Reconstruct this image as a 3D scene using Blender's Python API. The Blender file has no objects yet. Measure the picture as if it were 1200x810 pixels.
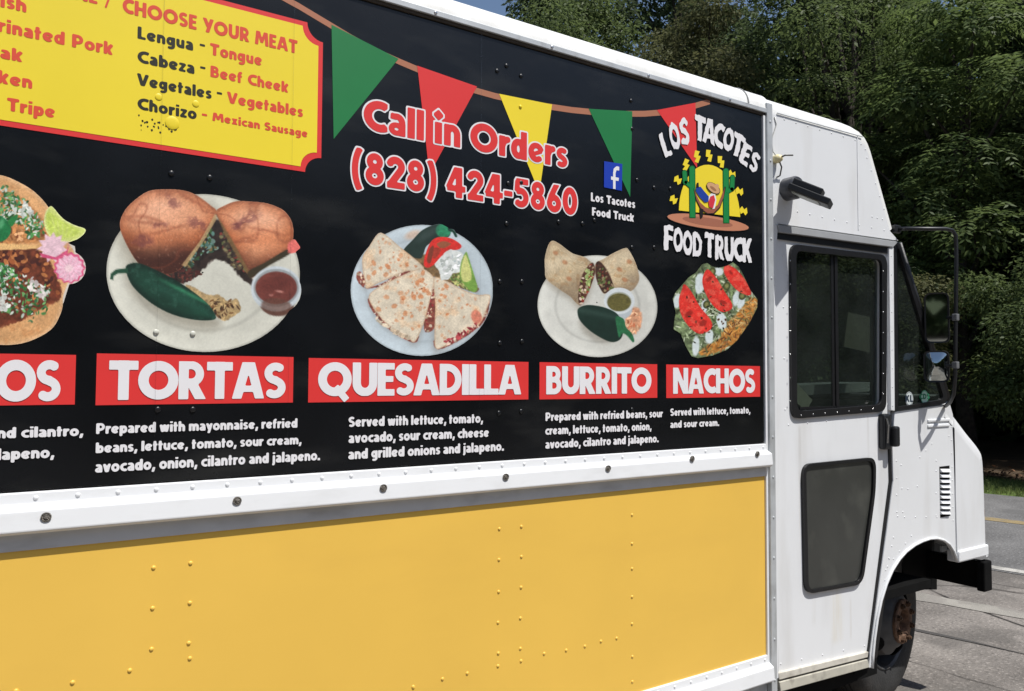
import bpy, math, random
import numpy as np
from mathutils import Vector, Matrix, geometry

random.seed(7)
rng = np.random.default_rng(7)
C = bpy.context.scene.collection
SC = bpy.context.scene

# ------------------------------------------------------------------ camera
F = 920.0
_x = np.array([1378.0, 44.0, F]); _x /= np.linalg.norm(_x)
_z = np.array([110.0, -(F * F + 1378.0 * 110.0) / 44.0, F]); _z /= np.linalg.norm(_z)
_y = np.cross(_z, _x)
RC = np.stack([_x, _y, _z])            # rows: world axes written in camera axes (right, down, forward)
CAM = np.array([0.0, -2.0, 1.62])
cd = bpy.data.cameras.new('camera'); cam = bpy.data.objects.new('camera', cd); C.objects.link(cam)
SC.camera = cam
cd.lens = F / 1200 * 36; cd.sensor_width = 36; cd.clip_start = 0.05; cd.clip_end = 2000
_m = Matrix.Identity(4)
for i in range(3):
    _m[i][0] = RC[i][0]; _m[i][1] = -RC[i][1]; _m[i][2] = -RC[i][2]; _m[i][3] = CAM[i]
cam.matrix_world = _m

def ray(u, v):
    d = np.stack([np.asarray(u, float) - 600, np.asarray(v, float) - 405, np.full(np.shape(u), F)], -1)
    return d @ RC.T
def P(u, v, Y=0.0):                      # where the view ray meets the vertical plane y = Y
    d = ray(u, v); t = (Y - CAM[1]) / d[..., 1]
    return CAM + d * t[..., None] if np.ndim(t) else CAM + d * t
def PX(u, v, X):
    d = ray(u, v); return CAM + d * ((X - CAM[0]) / d[0])
def G(u, v, z=0.0):
    d = ray(u, v); return CAM + d * ((z - CAM[2]) / d[2])
def proj(p):
    q = RC.T @ (np.asarray(p) - CAM); return 600 + F * q[0] / q[2], 405 + F * q[1] / q[2]

# ------------------------------------------------------------------ light
SUN = Vector((0.33, -1.0, 1.95)).normalized()
EL = math.asin(SUN.z)
w = bpy.data.worlds.new("World"); SC.world = w; w.use_nodes = True
nt = w.node_tree; bg = nt.nodes['Background']
sky = nt.nodes.new('ShaderNodeTexSky'); sky.sky_type = 'NISHITA'; sky.sun_disc = False
sky.sun_elevation = EL; sky.sun_rotation = math.atan2(SUN.x, SUN.y)
sky.air_density = 1.0; sky.dust_density = 1.2
nt.links.new(sky.outputs[0], bg.inputs[0]); bg.inputs[1].default_value = 0.10
sd = bpy.data.lights.new('sun', 'SUN'); so = bpy.data.objects.new('sun', sd); C.objects.link(so)
sd.energy = 4.6; sd.angle = math.radians(0.5); sd.color = (1.0, 0.975, 0.93)
so.rotation_euler = SUN.to_track_quat('Z', 'Y').to_euler(); so.location = (0, -10, 20)
SC.view_settings.view_transform = 'Standard'; SC.view_settings.look = 'None'
SC.view_settings.exposure = 0.15; SC.view_settings.gamma = 1

# ------------------------------------------------------------------ helpers
def lin(c):
    c = np.asarray(c, float) / 255.0
    return np.where(c <= 0.04045, c / 12.92, ((c + 0.055) / 1.055) ** 2.4)
def col(*c): return tuple(lin(c)) + (1.0,)

def empty(name, loc, label=None, cat=None, group=None):
    o = bpy.data.objects.new(name, None); C.objects.link(o); o.location = loc
    tag(o, label, cat, group); return o
def tag(o, label=None, cat=None, group=None, kind=None):
    if label: o['label'] = label
    if cat: o['category'] = cat
    if group: o['group'] = group
    if kind: o['kind'] = kind
    return o
def root_loc(parent):
    p = parent
    while p is not None and p.parent is not None: p = p.parent
    return np.array(p.location) if p is not None else np.zeros(3)

def mk(name, V, Fc, mat, parent=None, smooth=False, bevel=0, kind=None, label=None, auto=None):
    V = np.asarray(V, float).reshape(-1, 3)
    if parent is not None: V = V - root_loc(parent)
    me = bpy.data.meshes.new(name)
    me.from_pydata([tuple(v) for v in V], [], [tuple(int(i) for i in f) for f in Fc]); me.update()
    o = bpy.data.objects.new(name, me); C.objects.link(o)
    if parent is not None: o.parent = parent
    if mat: me.materials.append(mat)
    if smooth:
        me.shade_smooth()
        if auto:
            me.set_sharp_from_angle(angle=math.radians(auto))
    if bevel:
        b = o.modifiers.new('bevel', 'BEVEL'); b.width = bevel; b.segments = 2; b.limit_method = 'ANGLE'; b.angle_limit = math.radians(35)
        b.harden_normals = False
    if kind: o['kind'] = kind
    if label: o['label'] = label
    return o

def npmesh(name, V, Q, mat, parent=None, k=4, colors=None, fattr=None, kind=None, smooth=False):
    V = np.asarray(V, float)
    if parent is not None: V = V - root_loc(parent)
    me = bpy.data.meshes.new(name); n = len(V); m = len(Q)
    me.vertices.add(n); me.vertices.foreach_set('co', V.astype(np.float32).ravel())
    me.loops.add(m * k); me.loops.foreach_set('vertex_index', np.asarray(Q, np.int32).ravel())
    me.polygons.add(m); me.polygons.foreach_set('loop_start', np.arange(0, m * k, k, dtype=np.int32))
    me.polygons.foreach_set('loop_total', np.full(m, k, np.int32))
    me.update(calc_edges=True)
    if smooth: me.shade_smooth()
    if colors is not None:
        a = me.color_attributes.new('ink', 'FLOAT_COLOR', 'POINT')
        cc = np.ones((n, 4), np.float32); cc[:, :3] = colors; a.data.foreach_set('color', cc.ravel())
    if fattr is not None:
        a = me.attributes.new('rnd', 'FLOAT', 'FACE'); a.data.foreach_set('value', fattr.astype(np.float32))
    o = bpy.data.objects.new(name, me); C.objects.link(o)
    if parent is not None: o.parent = parent
    if mat: me.materials.append(mat)
    if kind: o['kind'] = kind
    return o

class MB:                                # collects shapes for one mesh
    def __init__(s): s.V = []; s.F = []
    def add(s, V, Fc):
        b = len(s.V); s.V += [tuple(v) for v in V]; s.F += [tuple(i + b for i in f) for f in Fc]; return s
    def box(s, a, b):
        (x0, y0, z0), (x1, y1, z1) = a, b
        return s.add([(x0,y0,z0),(x1,y0,z0),(x1,y1,z0),(x0,y1,z0),(x0,y0,z1),(x1,y0,z1),(x1,y1,z1),(x0,y1,z1)],
                     [(0,3,2,1),(4,5,6,7),(0,1,5,4),(1,2,6,5),(2,3,7,6),(3,0,4,7)])
    def tube(s, pts, r, n=10, cap=True):
        pts = [Vector(p) for p in pts]; m = len(pts)
        rs = r if isinstance(r, (list, tuple)) else [r] * m
        V = []; up = None
        for i, p in enumerate(pts):
            t = (pts[min(i+1, m-1)] - pts[max(i-1, 0)]).normalized()
            if up is None: up = Vector((0,0,1)) if abs(t.z) < .9 else Vector((1,0,0))
            a = (up - t * up.dot(t)).normalized(); b = t.cross(a); up = a
            V += [p + (a * math.cos(q) + b * math.sin(q)) * rs[i] for q in [2*math.pi*k/n for k in range(n)]]
        Fc = [(i*n+k, i*n+(k+1)%n, (i+1)*n+(k+1)%n, (i+1)*n+k) for i in range(m-1) for k in range(n)]
        if cap: Fc += [tuple(reversed(range(n))), tuple(range((m-1)*n, m*n))]
        return s.add(V, Fc)
    def dome(s, c, r, h, n=8, ax=(0,-1,0)):     # a rivet head: low dome on a plane facing ax
        ax = Vector(ax).normalized(); c = Vector(c)
        a = ax.orthogonal().normalized(); b = ax.cross(a)
        V = []
        for rr, hh in ((1, 0), (.85, .55), (.5, .9)):
            V += [c + ax*h*hh + (a*math.cos(2*math.pi*k/n) + b*math.sin(2*math.pi*k/n))*r*rr for k in range(n)]
        V.append(c + ax*h)
        Fc = [(i*n+k, i*n+(k+1)%n, (i+1)*n+(k+1)%n, (i+1)*n+k) for i in range(2) for k in range(n)]
        Fc += [(2*n+k, 2*n+(k+1)%n, 3*n) for k in range(n)]
        return s.add(V, Fc)
    def lathe(s, c, prof, n=32, ax=(0,-1,0)):   # prof: (radius, distance along ax)
        ax = Vector(ax).normalized(); c = Vector(c); a = ax.orthogonal().normalized(); b = ax.cross(a)
        V = []
        for r, h in prof:
            V += [c + ax*h + (a*math.cos(2*math.pi*k/n) + b*math.sin(2*math.pi*k/n))*r for k in range(n)]
        m = len(prof)
        return s.add(V, [(i*n+k, i*n+(k+1)%n, (i+1)*n+(k+1)%n, (i+1)*n+k) for i in range(m-1) for k in range(n)])
    def build(s, name, mat, parent=None, **kw): return mk(name, s.V, s.F, mat, parent, **kw)

def rounded(pts, r, n=6):                # round the corners of a 2D polygon
    out = []; m = len(pts); rr = r if isinstance(r, (list, tuple)) else [r]*m
    for i in range(m):
        p0, p1, p2 = (np.array(pts[(i+j) % m], float) for j in (-1, 0, 1))
        if rr[i] <= 0: out.append(tuple(p1)); continue
        a = p0 - p1; b = p2 - p1; la = np.linalg.norm(a); lb = np.linalg.norm(b)
        d = min(rr[i], la*.49, lb*.49); A = p1 + a/la*d; B = p1 + b/lb*d
        for k in range(n+1):
            t = k/n; out.append(tuple(A*(1-t)**2 + p1*2*t*(1-t) + B*t*t))
    return out

def px_poly(pts, Y=0.0, r=0, n=6):       # photo pixels -> (X, Z) on the plane y=Y
    q = [(p[0], p[2]) for p in (P(u, v, Y) for u, v in pts)]
    return rounded(q, r, n) if np.any(r) else q

def slab(name, outer, y0, y1, mat, parent, holes=(), bevel=0.002, **kw):   # outer/holes are (X,Z) loops; y0 is the face towards the viewer
    loops = [list(outer)] + [list(h) for h in holes]
    tris = geometry.tessellate_polygon([[Vector((x, z, 0)) for x, z in L] for L in loops])
    flat = [p for L in loops for p in L]; n = len(flat)
    V = [(x, y0, z) for x, z in flat] + [(x, y1, z) for x, z in flat]
    Fc = []
    for t in tris:
        a, b, c = (flat[i] for i in t)
        s = (b[0]-a[0])*(c[1]-a[1]) - (b[1]-a[1])*(c[0]-a[0])
        if abs(s) < 1e-12: continue
        t = tuple(t) if s > 0 else tuple(reversed(t))
        Fc += [t, tuple(i+n for i in reversed(t))]
    o = 0
    for li, L in enumerate(loops):
        m = len(L); ar = sum(L[i][0]*L[(i+1)%m][1] - L[(i+1)%m][0]*L[i][1] for i in range(m))
        sgn = (ar > 0) == (li == 0)
        for i in range(m):
            a, b = o+i, o+(i+1)%m
            Fc.append((b, a, a+n, b+n) if sgn else (a, b, b+n, a+n))
        o += m
    return mk(name, V, Fc, mat, parent, bevel=bevel, **kw)

# ------------------------------------------------------------------ materials
def mat(name, color, rough=0.5, metal=0.0, noise=0.0, nscale=8.0, bump=0.0, bscale=60.0, spec=0.5, coat=0.0, dirt=None, rvar=0.0, stains=()):
    m = bpy.data.materials.new(name); m.use_nodes = True; n = m.node_tree; L = n.links
    b = n.nodes['Principled BSDF']; b.inputs['Roughness'].default_value = rough; b.inputs['Metallic'].default_value = metal
    b.inputs['Specular IOR Level'].default_value = spec; b.inputs['Coat Weight'].default_value = coat
    c = tuple(color)[:3] + (1,); b.inputs['Base Color'].default_value = c
    geo = n.nodes.new('ShaderNodeNewGeometry')
    if noise or dirt or rvar:
        tx = n.nodes.new('ShaderNodeTexNoise'); tx.inputs['Scale'].default_value = nscale; tx.inputs['Detail'].default_value = 6
        L.new(geo.outputs['Position'], tx.inputs['Vector'])
        mr = n.nodes.new('ShaderNodeMapRange'); mr.inputs[1].default_value = .3; mr.inputs[2].default_value = .7
        mr.inputs[3].default_value = 1-noise; mr.inputs[4].default_value = 1+noise; L.new(tx.outputs[0], mr.inputs[0])
        mx = n.nodes.new('ShaderNodeMix'); mx.data_type = 'RGBA'; mx.blend_type = 'MULTIPLY'; mx.inputs[0].default_value = 1
        mx.inputs[6].default_value = c; L.new(mr.outputs[0], mx.inputs[7]); out = mx.outputs[2]
        if dirt:                         # (colour, amount, scale xyz): streaks or grime
            mp = n.nodes.new('ShaderNodeMapping'); mp.inputs[3].default_value = dirt[2]; L.new(geo.outputs['Position'], mp.inputs[0])
            t2 = n.nodes.new('ShaderNodeTexNoise'); t2.inputs['Scale'].default_value = 1; t2.inputs['Detail'].default_value = 8; L.new(mp.outputs[0], t2.inputs[0])
            m2 = n.nodes.new('ShaderNodeMapRange'); m2.inputs[1].default_value = .52; m2.inputs[2].default_value = .78; m2.inputs[3].default_value = 0; m2.inputs[4].default_value = dirt[1]
            L.new(t2.outputs[0], m2.inputs[0])
            m3 = n.nodes.new('ShaderNodeMix'); m3.data_type = 'RGBA'; L.new(m2.outputs[0], m3.inputs[0]); L.new(out, m3.inputs[6])
            m3.inputs[7].default_value = tuple(dirt[0])[:3] + (1,); out = m3.outputs[2]
        for (x0, hw, z0, z1, amt, sc_) in stains:      # run-down stains: a narrow soft column below a leak
            sp = n.nodes.new('ShaderNodeSeparateXYZ'); L.new(geo.outputs['Position'], sp.inputs[0])
            def M_(op, a, bb=None):
                q = n.nodes.new('ShaderNodeMath'); q.operation = op
                for k_, v_ in ((0, a), (1, bb)):
                    if v_ is None: continue
                    if isinstance(v_, (int, float)): q.inputs[k_].default_value = v_
                    else: L.new(v_, q.inputs[k_])
                return q.outputs[0]
            def R_(v, a, bb, c0, c1):
                q = n.nodes.new('ShaderNodeMapRange'); q.interpolation_type = 'SMOOTHSTEP'
                for k_, v_ in zip((1,2,3,4), (a, bb, c0, c1)): q.inputs[k_].default_value = v_
                L.new(v, q.inputs[0]); return q.outputs[0]
            mx_ = R_(M_('ABSOLUTE', M_('SUBTRACT', sp.outputs[0], x0)), hw*.2, hw, 1, 0)
            mz_ = M_('MULTIPLY', R_(sp.outputs[2], z0, z0+.04, 0, 1), R_(sp.outputs[2], z1-.03, z1, 1, 0))
            mp = n.nodes.new('ShaderNodeMapping'); mp.inputs[3].default_value = (60, 60, 6); L.new(geo.outputs['Position'], mp.inputs[0])
            tn = n.nodes.new('ShaderNodeTexNoise'); tn.inputs['Scale'].default_value = 1; L.new(mp.outputs[0], tn.inputs[0])
            m5 = n.nodes.new('ShaderNodeMix'); m5.data_type = 'RGBA'; L.new(M_('MULTIPLY', M_('MULTIPLY', mx_, mz_), M_('MULTIPLY', R_(tn.outputs[0], .3, .7, .3, 1), amt)), m5.inputs[0])
            L.new(out, m5.inputs[6]); m5.inputs[7].default_value = tuple(sc_)[:3]+(1,); out = m5.outputs[2]
        L.new(out, b.inputs['Base Color'])
        if rvar:
            m4 = n.nodes.new('ShaderNodeMapRange'); m4.inputs[3].default_value = rough-rvar; m4.inputs[4].default_value = rough+rvar
            L.new(tx.outputs[0], m4.inputs[0]); L.new(m4.outputs[0], b.inputs['Roughness'])
    if bump:
        t = n.nodes.new('ShaderNodeTexNoise'); t.inputs['Scale'].default_value = bscale; t.inputs['Detail'].default_value = 4
        L.new(geo.outputs['Position'], t.inputs['Vector'])
        bp = n.nodes.new('ShaderNodeBump'); bp.inputs['Strength'].default_value = bump; bp.inputs['Distance'].default_value = 0.01
        L.new(t.outputs[0], bp.inputs['Height']); L.new(bp.outputs[0], b.inputs['Normal'])
    return m

M = {}
M['white'] = mat('white_paint', (.74,.75,.76), .38, noise=.03, nscale=3, bump=.05, bscale=5, dirt=(col(150,140,120), .22, (7, 7, 1.5)), rvar=.08)
M['white2'] = mat('white_trim', (.76,.77,.78), .35, noise=.02, nscale=6, dirt=(col(150,146,138), .14, (9, 9, 30)))
M['roof'] = mat('roof_white', (.78,.78,.76), .42, noise=.04, nscale=4, bump=.04, bscale=8, dirt=(col(130,125,112), .3, (9, 2, 2)))
M['yellow'] = mat('yellow_vinyl', col(232,188,82), .42, noise=.035, nscale=2.2, bump=.22, bscale=2.0, rvar=.08, dirt=(col(205,160,72), .22, (1.2, 1, 5)))
M['black'] = mat('black_vinyl', (.0035,.0042,.0055), .27, noise=.3, nscale=3, bump=.16, bscale=2.0, rvar=.09, spec=.42, dirt=(col(60,60,58), .35, (3, 3, 9)))
M['grey'] = mat('galvanised_metal', (.52,.54,.55), .45, .3, noise=.08, nscale=20, dirt=(col(90,85,75), .4, (20,20,9)))
M['seam'] = mat('brown_sealant', col(62,52,40), .8, noise=.25, nscale=30)
M['rubber'] = mat('black_rubber', (.006,.006,.007), .45, noise=.2, nscale=30, bump=.1)
M['bplastic'] = mat('black_plastic', (.011,.012,.014), .45, noise=.15, nscale=20)
M['dark'] = mat('dark_interior', (.14,.14,.13), .8, noise=.3)
M['chassis'] = mat('chassis_black', (.004,.004,.004), .85, noise=.4, nscale=12, spec=.15)
M['tyre'] = mat('tyre_rubber', (.022,.022,.022), .75, noise=.3, nscale=14, bump=.3, bscale=90, dirt=(col(110,100,90), .35, (5,5,5)))
M['rim'] = mat('grey_rim', (.06,.062,.066), .5, .3, noise=.3, nscale=18, dirt=(col(90,70,50), .4, (12,12,12)))
M['rust'] = mat('rusty_hub', col(108,82,64), .8, .1, noise=.45, nscale=45, bump=.4, bscale=120)
M['lug'] = mat('rusty_nut', col(88,66,50), .7, .4, noise=.4, nscale=60)
M['chrome'] = mat('bright_bolt', (.6,.6,.6), .25, 1.0, noise=.1)
M['bolt'] = mat('dull_bolt', (.17,.155,.135), .5, .6, noise=.4, nscale=160, bump=.6, bscale=300)
M['ired'] = mat('red_ink', col(217,54,52), .4, noise=.02)
M['iwhite'] = mat('white_ink', col(228,226,228), .4, noise=.02)
M['iyellow'] = mat('yellow_ink', col(236,212,48), .4, noise=.035, nscale=3)
M['igreen'] = mat('green_ink', col(28,118,62), .4, noise=.04)
M['ibrown'] = mat('brown_ink', col(170,112,84), .4, noise=.03)
M['iblack'] = mat('black_ink', col(42,40,26), .4)
M['iblue'] = mat('blue_ink', col(24,58,170), .4)
M['ired2'] = mat('orange_red_ink', col(216,78,52), .4, noise=.02)
def simple(n, *c, rough=.4): M[n] = mat(n, col(*c), rough, noise=.03); return M[n]
def ink_mat():
    m = bpy.data.materials.new('printed_photo'); m.use_nodes = True; n = m.node_tree
    b = n.nodes['Principled BSDF']; b.inputs['Roughness'].default_value = .42
    a = n.nodes.new('ShaderNodeAttribute'); a.attribute_name = 'ink'
    n.links.new(a.outputs['Color'], b.inputs['Base Color']); return m
M['ink'] = ink_mat()
def glass_mat(name, tint, trans, rough=.02, base=(.02,.022,.022)):
    m = bpy.data.materials.new(name); m.use_nodes = True; n = m.node_tree; L = n.links
    b = n.nodes['Principled BSDF']; b.inputs['Base Color'].default_value = tuple(base)+(1,); b.inputs['Roughness'].default_value = rough
    b.inputs['Specular IOR Level'].default_value = .6
    t = n.nodes.new('ShaderNodeBsdfTransparent'); t.inputs[0].default_value = tuple(tint)+(1,)
    mx = n.nodes.new('ShaderNodeMixShader'); fr = n.nodes.new('ShaderNodeFresnel'); fr.inputs[0].default_value = 1.5
    # dusty film on the pane
    geo = n.nodes.new('ShaderNodeNewGeometry'); tx = n.nodes.new('ShaderNodeTexNoise'); tx.inputs['Scale'].default_value = 5; tx.inputs['Detail'].default_value = 6
    L.new(geo.outputs['Position'], tx.inputs[0])
    mr = n.nodes.new('ShaderNodeMapRange'); mr.inputs[1].default_value = .35; mr.inputs[2].default_value = .75; mr.inputs[3].default_value = 1-trans; mr.inputs[4].default_value = min(1, 1-trans+.18)
    L.new(tx.outputs[0], mr.inputs[0])
    L.new(mr.outputs[0], mx.inputs[0]); L.new(t.outputs[0], mx.inputs[1]); L.new(b.outputs[0], mx.inputs[2])
    gl = n.nodes.new('ShaderNodeBsdfGlossy'); gl.inputs['Roughness'].default_value = rough
    m2 = n.nodes.new('ShaderNodeMixShader'); one = n.nodes.new('ShaderNodeMath'); one.operation = 'SUBTRACT'; one.inputs[0].default_value = 1; L.new(geo.outputs['Backfacing'], one.inputs[1])
    mu = n.nodes.new('ShaderNodeMath'); mu.operation = 'MULTIPLY'; L.new(one.outputs[0], mu.inputs[0]); L.new(fr.outputs[0], mu.inputs[1]); L.new(mu.outputs[0], m2.inputs[0]); L.new(mx.outputs[0], m2.inputs[1]); L.new(gl.outputs[0], m2.inputs[2])
    L.new(m2.outputs[0], n.nodes['Material Output'].inputs[0]); return m
M['glass'] = glass_mat('door_glass', (.62,.68,.65), .90, base=(.055,.064,.058))
M['glassclear'] = glass_mat('windscreen_glass', (.75,.82,.8), .85)
M['glassgrey'] = mat('smoked_panel', col(57,58,55), .3, noise=.2, nscale=3, dirt=(col(96,97,90), .5, (5,5,5)))

# ------------------------------------------------------------------ lettering: a heavy geometric face drawn stroke by stroke
def E(cx, cy, rx, ry, a0, a1, n=None):
    n = n or max(6, int(abs(a1-a0)/14)); return [(cx + rx*math.cos(math.radians(a0+(a1-a0)*i/n)), cy + ry*math.sin(math.radians(a0+(a1-a0)*i/n))) for i in range(n+1)]
def S(pts, w=None): return (pts, w)
X = .72
def stem(x, a=0, b=1.0, w=.25): return S([(x, a), (x, b)], w)
GL = {
'A': (.86, 0, 1, [S([(.09,-.1),(.42,1.12)]), S([(.77,-.1),(.44,1.12)]), S([(.2,.27),(.66,.27)],.17)]),
'B': (.66, 0, 1, [stem(.13), S([(.13,.9),(.32,.9)]+E(.32,.71,.18,.19,90,-90)+[(.13,.52)],.2), S([(.13,.52),(.34,.52)]+E(.34,.31,.2,.21,90,-90)+[(.13,.1)],.2)]),
'C': (.70, 0, 1, [S(E(.49,.5,.365,.375,58,302))]),
'D': (.78, 0, 1, [stem(.13), S([(.13,.89),(.28,.89)]+E(.28,.5,.375,.39,90,-90)+[(.13,.11)],.23)]),
'E': (.54, 0, 1, [stem(.13), S([(.13,.9),(.54,.9)],.2), S([(.13,.51),(.5,.51)],.18), S([(.13,.1),(.54,.1)],.2)]),
'F': (.52, 0, 1, [stem(.13), S([(.13,.9),(.52,.9)],.2), S([(.13,.48),(.48,.48)],.18)]),
'H': (.76, 0, 1, [stem(.13), stem(.63), S([(.13,.5),(.63,.5)],.2)]),
'I': (.26, 0, 1, [stem(.13)]),
'K': (.74, 0, 1, [stem(.13), S([(.2,.36),(.66,1.1)]), S([(.3,.62),(.66,-.1)])]),
'L': (.54, 0, 1, [stem(.13), S([(.13,.1),(.54,.1)],.2)]),
'M': (1.0, 0, 1, [S([(.1,-.1),(.2,1.1)]), S([(.9,-.1),(.8,1.1)]), S([(.22,1.1),(.5,.2)],.2), S([(.78,1.1),(.5,.2)],.2)]),
'N': (.80, 0, 1, [stem(.12), stem(.68), S([(.08,1.1),(.72,-.1)],.24)]),
'O': (.98, 0, 1, [S(E(.49,.5,.365,.375,0,360,30))]),
'P': (.68, 0, 1, [stem(.13), S([(.13,.9),(.33,.9)]+E(.33,.65,.22,.25,90,-90)+[(.13,.4)],.21)]),
'Q': (1.0, -.18, 1, [S(E(.49,.5,.365,.375,0,360,30)), S([(.5,.28),(.84,-.12)],.2)]),
'R': (.72, 0, 1, [stem(.13), S([(.13,.9),(.32,.9)]+E(.32,.67,.22,.23,90,-90)+[(.13,.44)],.21), S([(.3,.5),(.62,-.1)])]),
'S': (.62, 0, 1, [S(E(.33,.70,.21,.19,42,270,16)+E(.3,.30,.21,.19,90,-140,16)[1:],.22)]),
'T': (.68, 0, 1, [S([(0,.88),(.68,.88)],.23), stem(.34)]),
'U': (.76, 0, 1, [S([(.13,1.05),(.13,.38)]+E(.38,.38,.25,.265,180,360)+[(.63,1.05)])]),
'V': (.78, 0, 1, [S([(.07,1.12),(.39,-.05)]), S([(.71,1.12),(.39,-.05)])]),
'Y': (.74, 0, 1, [S([(.07,1.12),(.39,.42)]), S([(.68,1.12),(.30,-.1)])]),
'a': (.54, 0, X+.02, [stem(.42,0,.42,.22), S([(.06,.62)]+E(.27,.42,.155,.20,110,0,8),.2), S(E(.25,.21,.16,.13,0,360,18),.17)]),
'b': (.60, 0, 1, [stem(.12,0,1,.23), S(E(.33,.36,.165,.255,0,360,20),.22)]),
'c': (.50, 0, X+.02, [S(E(.36,.36,.25,.255,62,298),.22)]),
'd': (.60, 0, 1, [stem(.48,0,1,.23), S(E(.27,.36,.165,.255,0,360,20),.22)]),
'e': (.60, -.02, X+.03, [S(E(.31,.36,.21,.255,20,318),.2), S([(.14,.26),(.53,.44)],.14)]),
'f': (.40, 0, 1, [S([(.15,0),(.15,.74)]+E(.32,.74,.17,.16,180,95,6),.22), S([(0,.6),(.36,.6)],.17)]),
'g': (.60, -.28, X+.02, [S([(.48,.72),(.48,.02)]+E(.28,.02,.2,.19,0,-130,8),.21), S(E(.27,.38,.165,.235,0,360,20),.21)]),
'h': (.56, 0, 1, [stem(.115,0,1,.23), S([(.115,.4)]+E(.28,.41,.165,.21,160,0,8)+[(.445,0)],.22)]),
'i': (.25, 0, 1.06, [stem(.125,0,X,.23), S([(.01,.92),(.24,.92)],.165)]),
'j': (.27, -.28, 1.06, [S([(.145,X),(.145,.0)]+E(.02,-.02,.125,.15,0,-70,4),.22), S([(.03,.92),(.26,.92)],.165)]),
'k': (.58, 0, 1, [stem(.12,0,1,.23), S([(.2,.26),(.5,.8)],.22), S([(.24,.46),(.5,-.1)],.22)]),
'l': (.24, 0, 1, [stem(.12,0,1,.24)]),
'm': (.86, 0, X+.02, [stem(.115,0,X,.22), S([(.115,.4)]+E(.27,.43,.155,.19,160,0,8)+[(.425,0)],.21), S([(.425,.4)]+E(.585,.43,.155,.19,160,0,8)+[(.745,0)],.22)]),
'n': (.56, 0, X+.02, [stem(.115,0,X,.23), S([(.115,.4)]+E(.28,.41,.165,.21,160,0,8)+[(.445,0)],.22)]),
'o': (.62, 0, X+.02, [S(E(.31,.36,.2,.255,0,360,22),.22)]),
'p': (.60, -.26, X+.02, [stem(.12,-.26,X,.23), S(E(.33,.36,.165,.255,0,360,20),.22)]),
'q': (.60, -.26, X+.02, [stem(.48,-.26,X,.23), S(E(.27,.36,.165,.255,0,360,20),.22)]),
'r': (.40, 0, X+.02, [stem(.115,0,X,.23), S([(.12,.36)]+E(.34,.38,.2,.23,150,84,5),.22)]),
's': (.46, 0, X+.02, [S(E(.255,.505,.145,.13,40,265,12)+E(.22,.225,.145,.13,85,-140,12)[1:],.19)]),
't': (.40, 0, .94, [S([(.17,1.0),(.17,0)],.23), S([(0,.6),(.38,.6)],.18)]),
'u': (.56, 0, X, [S([(.115,X),(.115,.3)]+E(.28,.3,.165,.19,180,360)+[(.445,X)],.22), stem(.445,0,X,.22)]),
'v': (.56, 0, X, [S([(.06,.85),(.28,-.06)],.22), S([(.50,.85),(.28,-.06)],.22)]),
'w': (.80, 0, X, [S([(.06,.85),(.24,-.06)],.2), S([(.40,.85),(.24,-.06)],.2), S([(.40,.85),(.56,-.06)],.2), S([(.74,.85),(.56,-.06)],.2)]),
'x': (.56, 0, X, [S([(.06,.85),(.5,-.12)],.22), S([(.50,.85),(.06,-.12)],.22)]),
'y': (.56, -.26, X, [S([(.06,.85),(.30,.1)],.22), S([(.51,.85),(.20,-.4)],.22)]),
'z': (.46, 0, X, [S([(.02,.63),(.44,.63)],.18), S([(.02,.09),(.46,.09)],.18), S([(.42,.68),(.05,.04)],.2)]),
'0': (.66, 0, 1, [S(E(.33,.5,.215,.385,0,360,28),.23)]),
'2': (.64, 0, 1, [S(E(.32,.69,.205,.2,165,-30,14)+[(.12,.06)],.225), S([(.04,.1),(.64,.1)],.2)]),
'4': (.72, 0, 1, [stem(.48,0,1,.24), S([(.04,.3),(.72,.3)],.19), S([(.42,1.06),(.08,.3)],.18)]),
'5': (.64, 0, 1, [S([(.1,.9),(.6,.9)],.2), S([(.16,.92),(.13,.55)],.2), S([(.14,.56)]+E(.29,.34,.22,.235,112,-140,16),.22)]),
'6': (.66, 0, 1, [S(E(.33,.32,.2,.21,0,360,22),.22), S([(.5,1.1),(.36,.86),(.2,.56),(.135,.36)],.22)]),
'8': (.64, 0, 1, [S(E(.32,.73,.165,.165,0,360,20),.2), S(E(.32,.30,.195,.19,0,360,22),.21)]),
'(': (.40, -.22, 1.08, [S(E(.62,.44,.49,.86,132,228,10),.2)]),
')': (.40, -.22, 1.08, [S(E(-.22,.44,.49,.86,48,-48,10),.2)]),
'-': (.34, .3, .52, [S([(0,.41),(.34,.41)],.18)]),
',': (.26, -.2, .22, [S([(.18,.24),(.08,-.22)],.2)]),
'.': (.24, 0, .23, [S([(.0,.11),(.24,.11)],.23)]),
'/': (.50, -.1, 1.05, [S([(.06,-.2),(.44,1.15)],.13)]),
'<': (.27, 0, 1.20, [stem(.135,0,X,.24), S([(.135,.80),(.135,1.12)],.0)]),     # the i with a diamond dot
}
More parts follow.
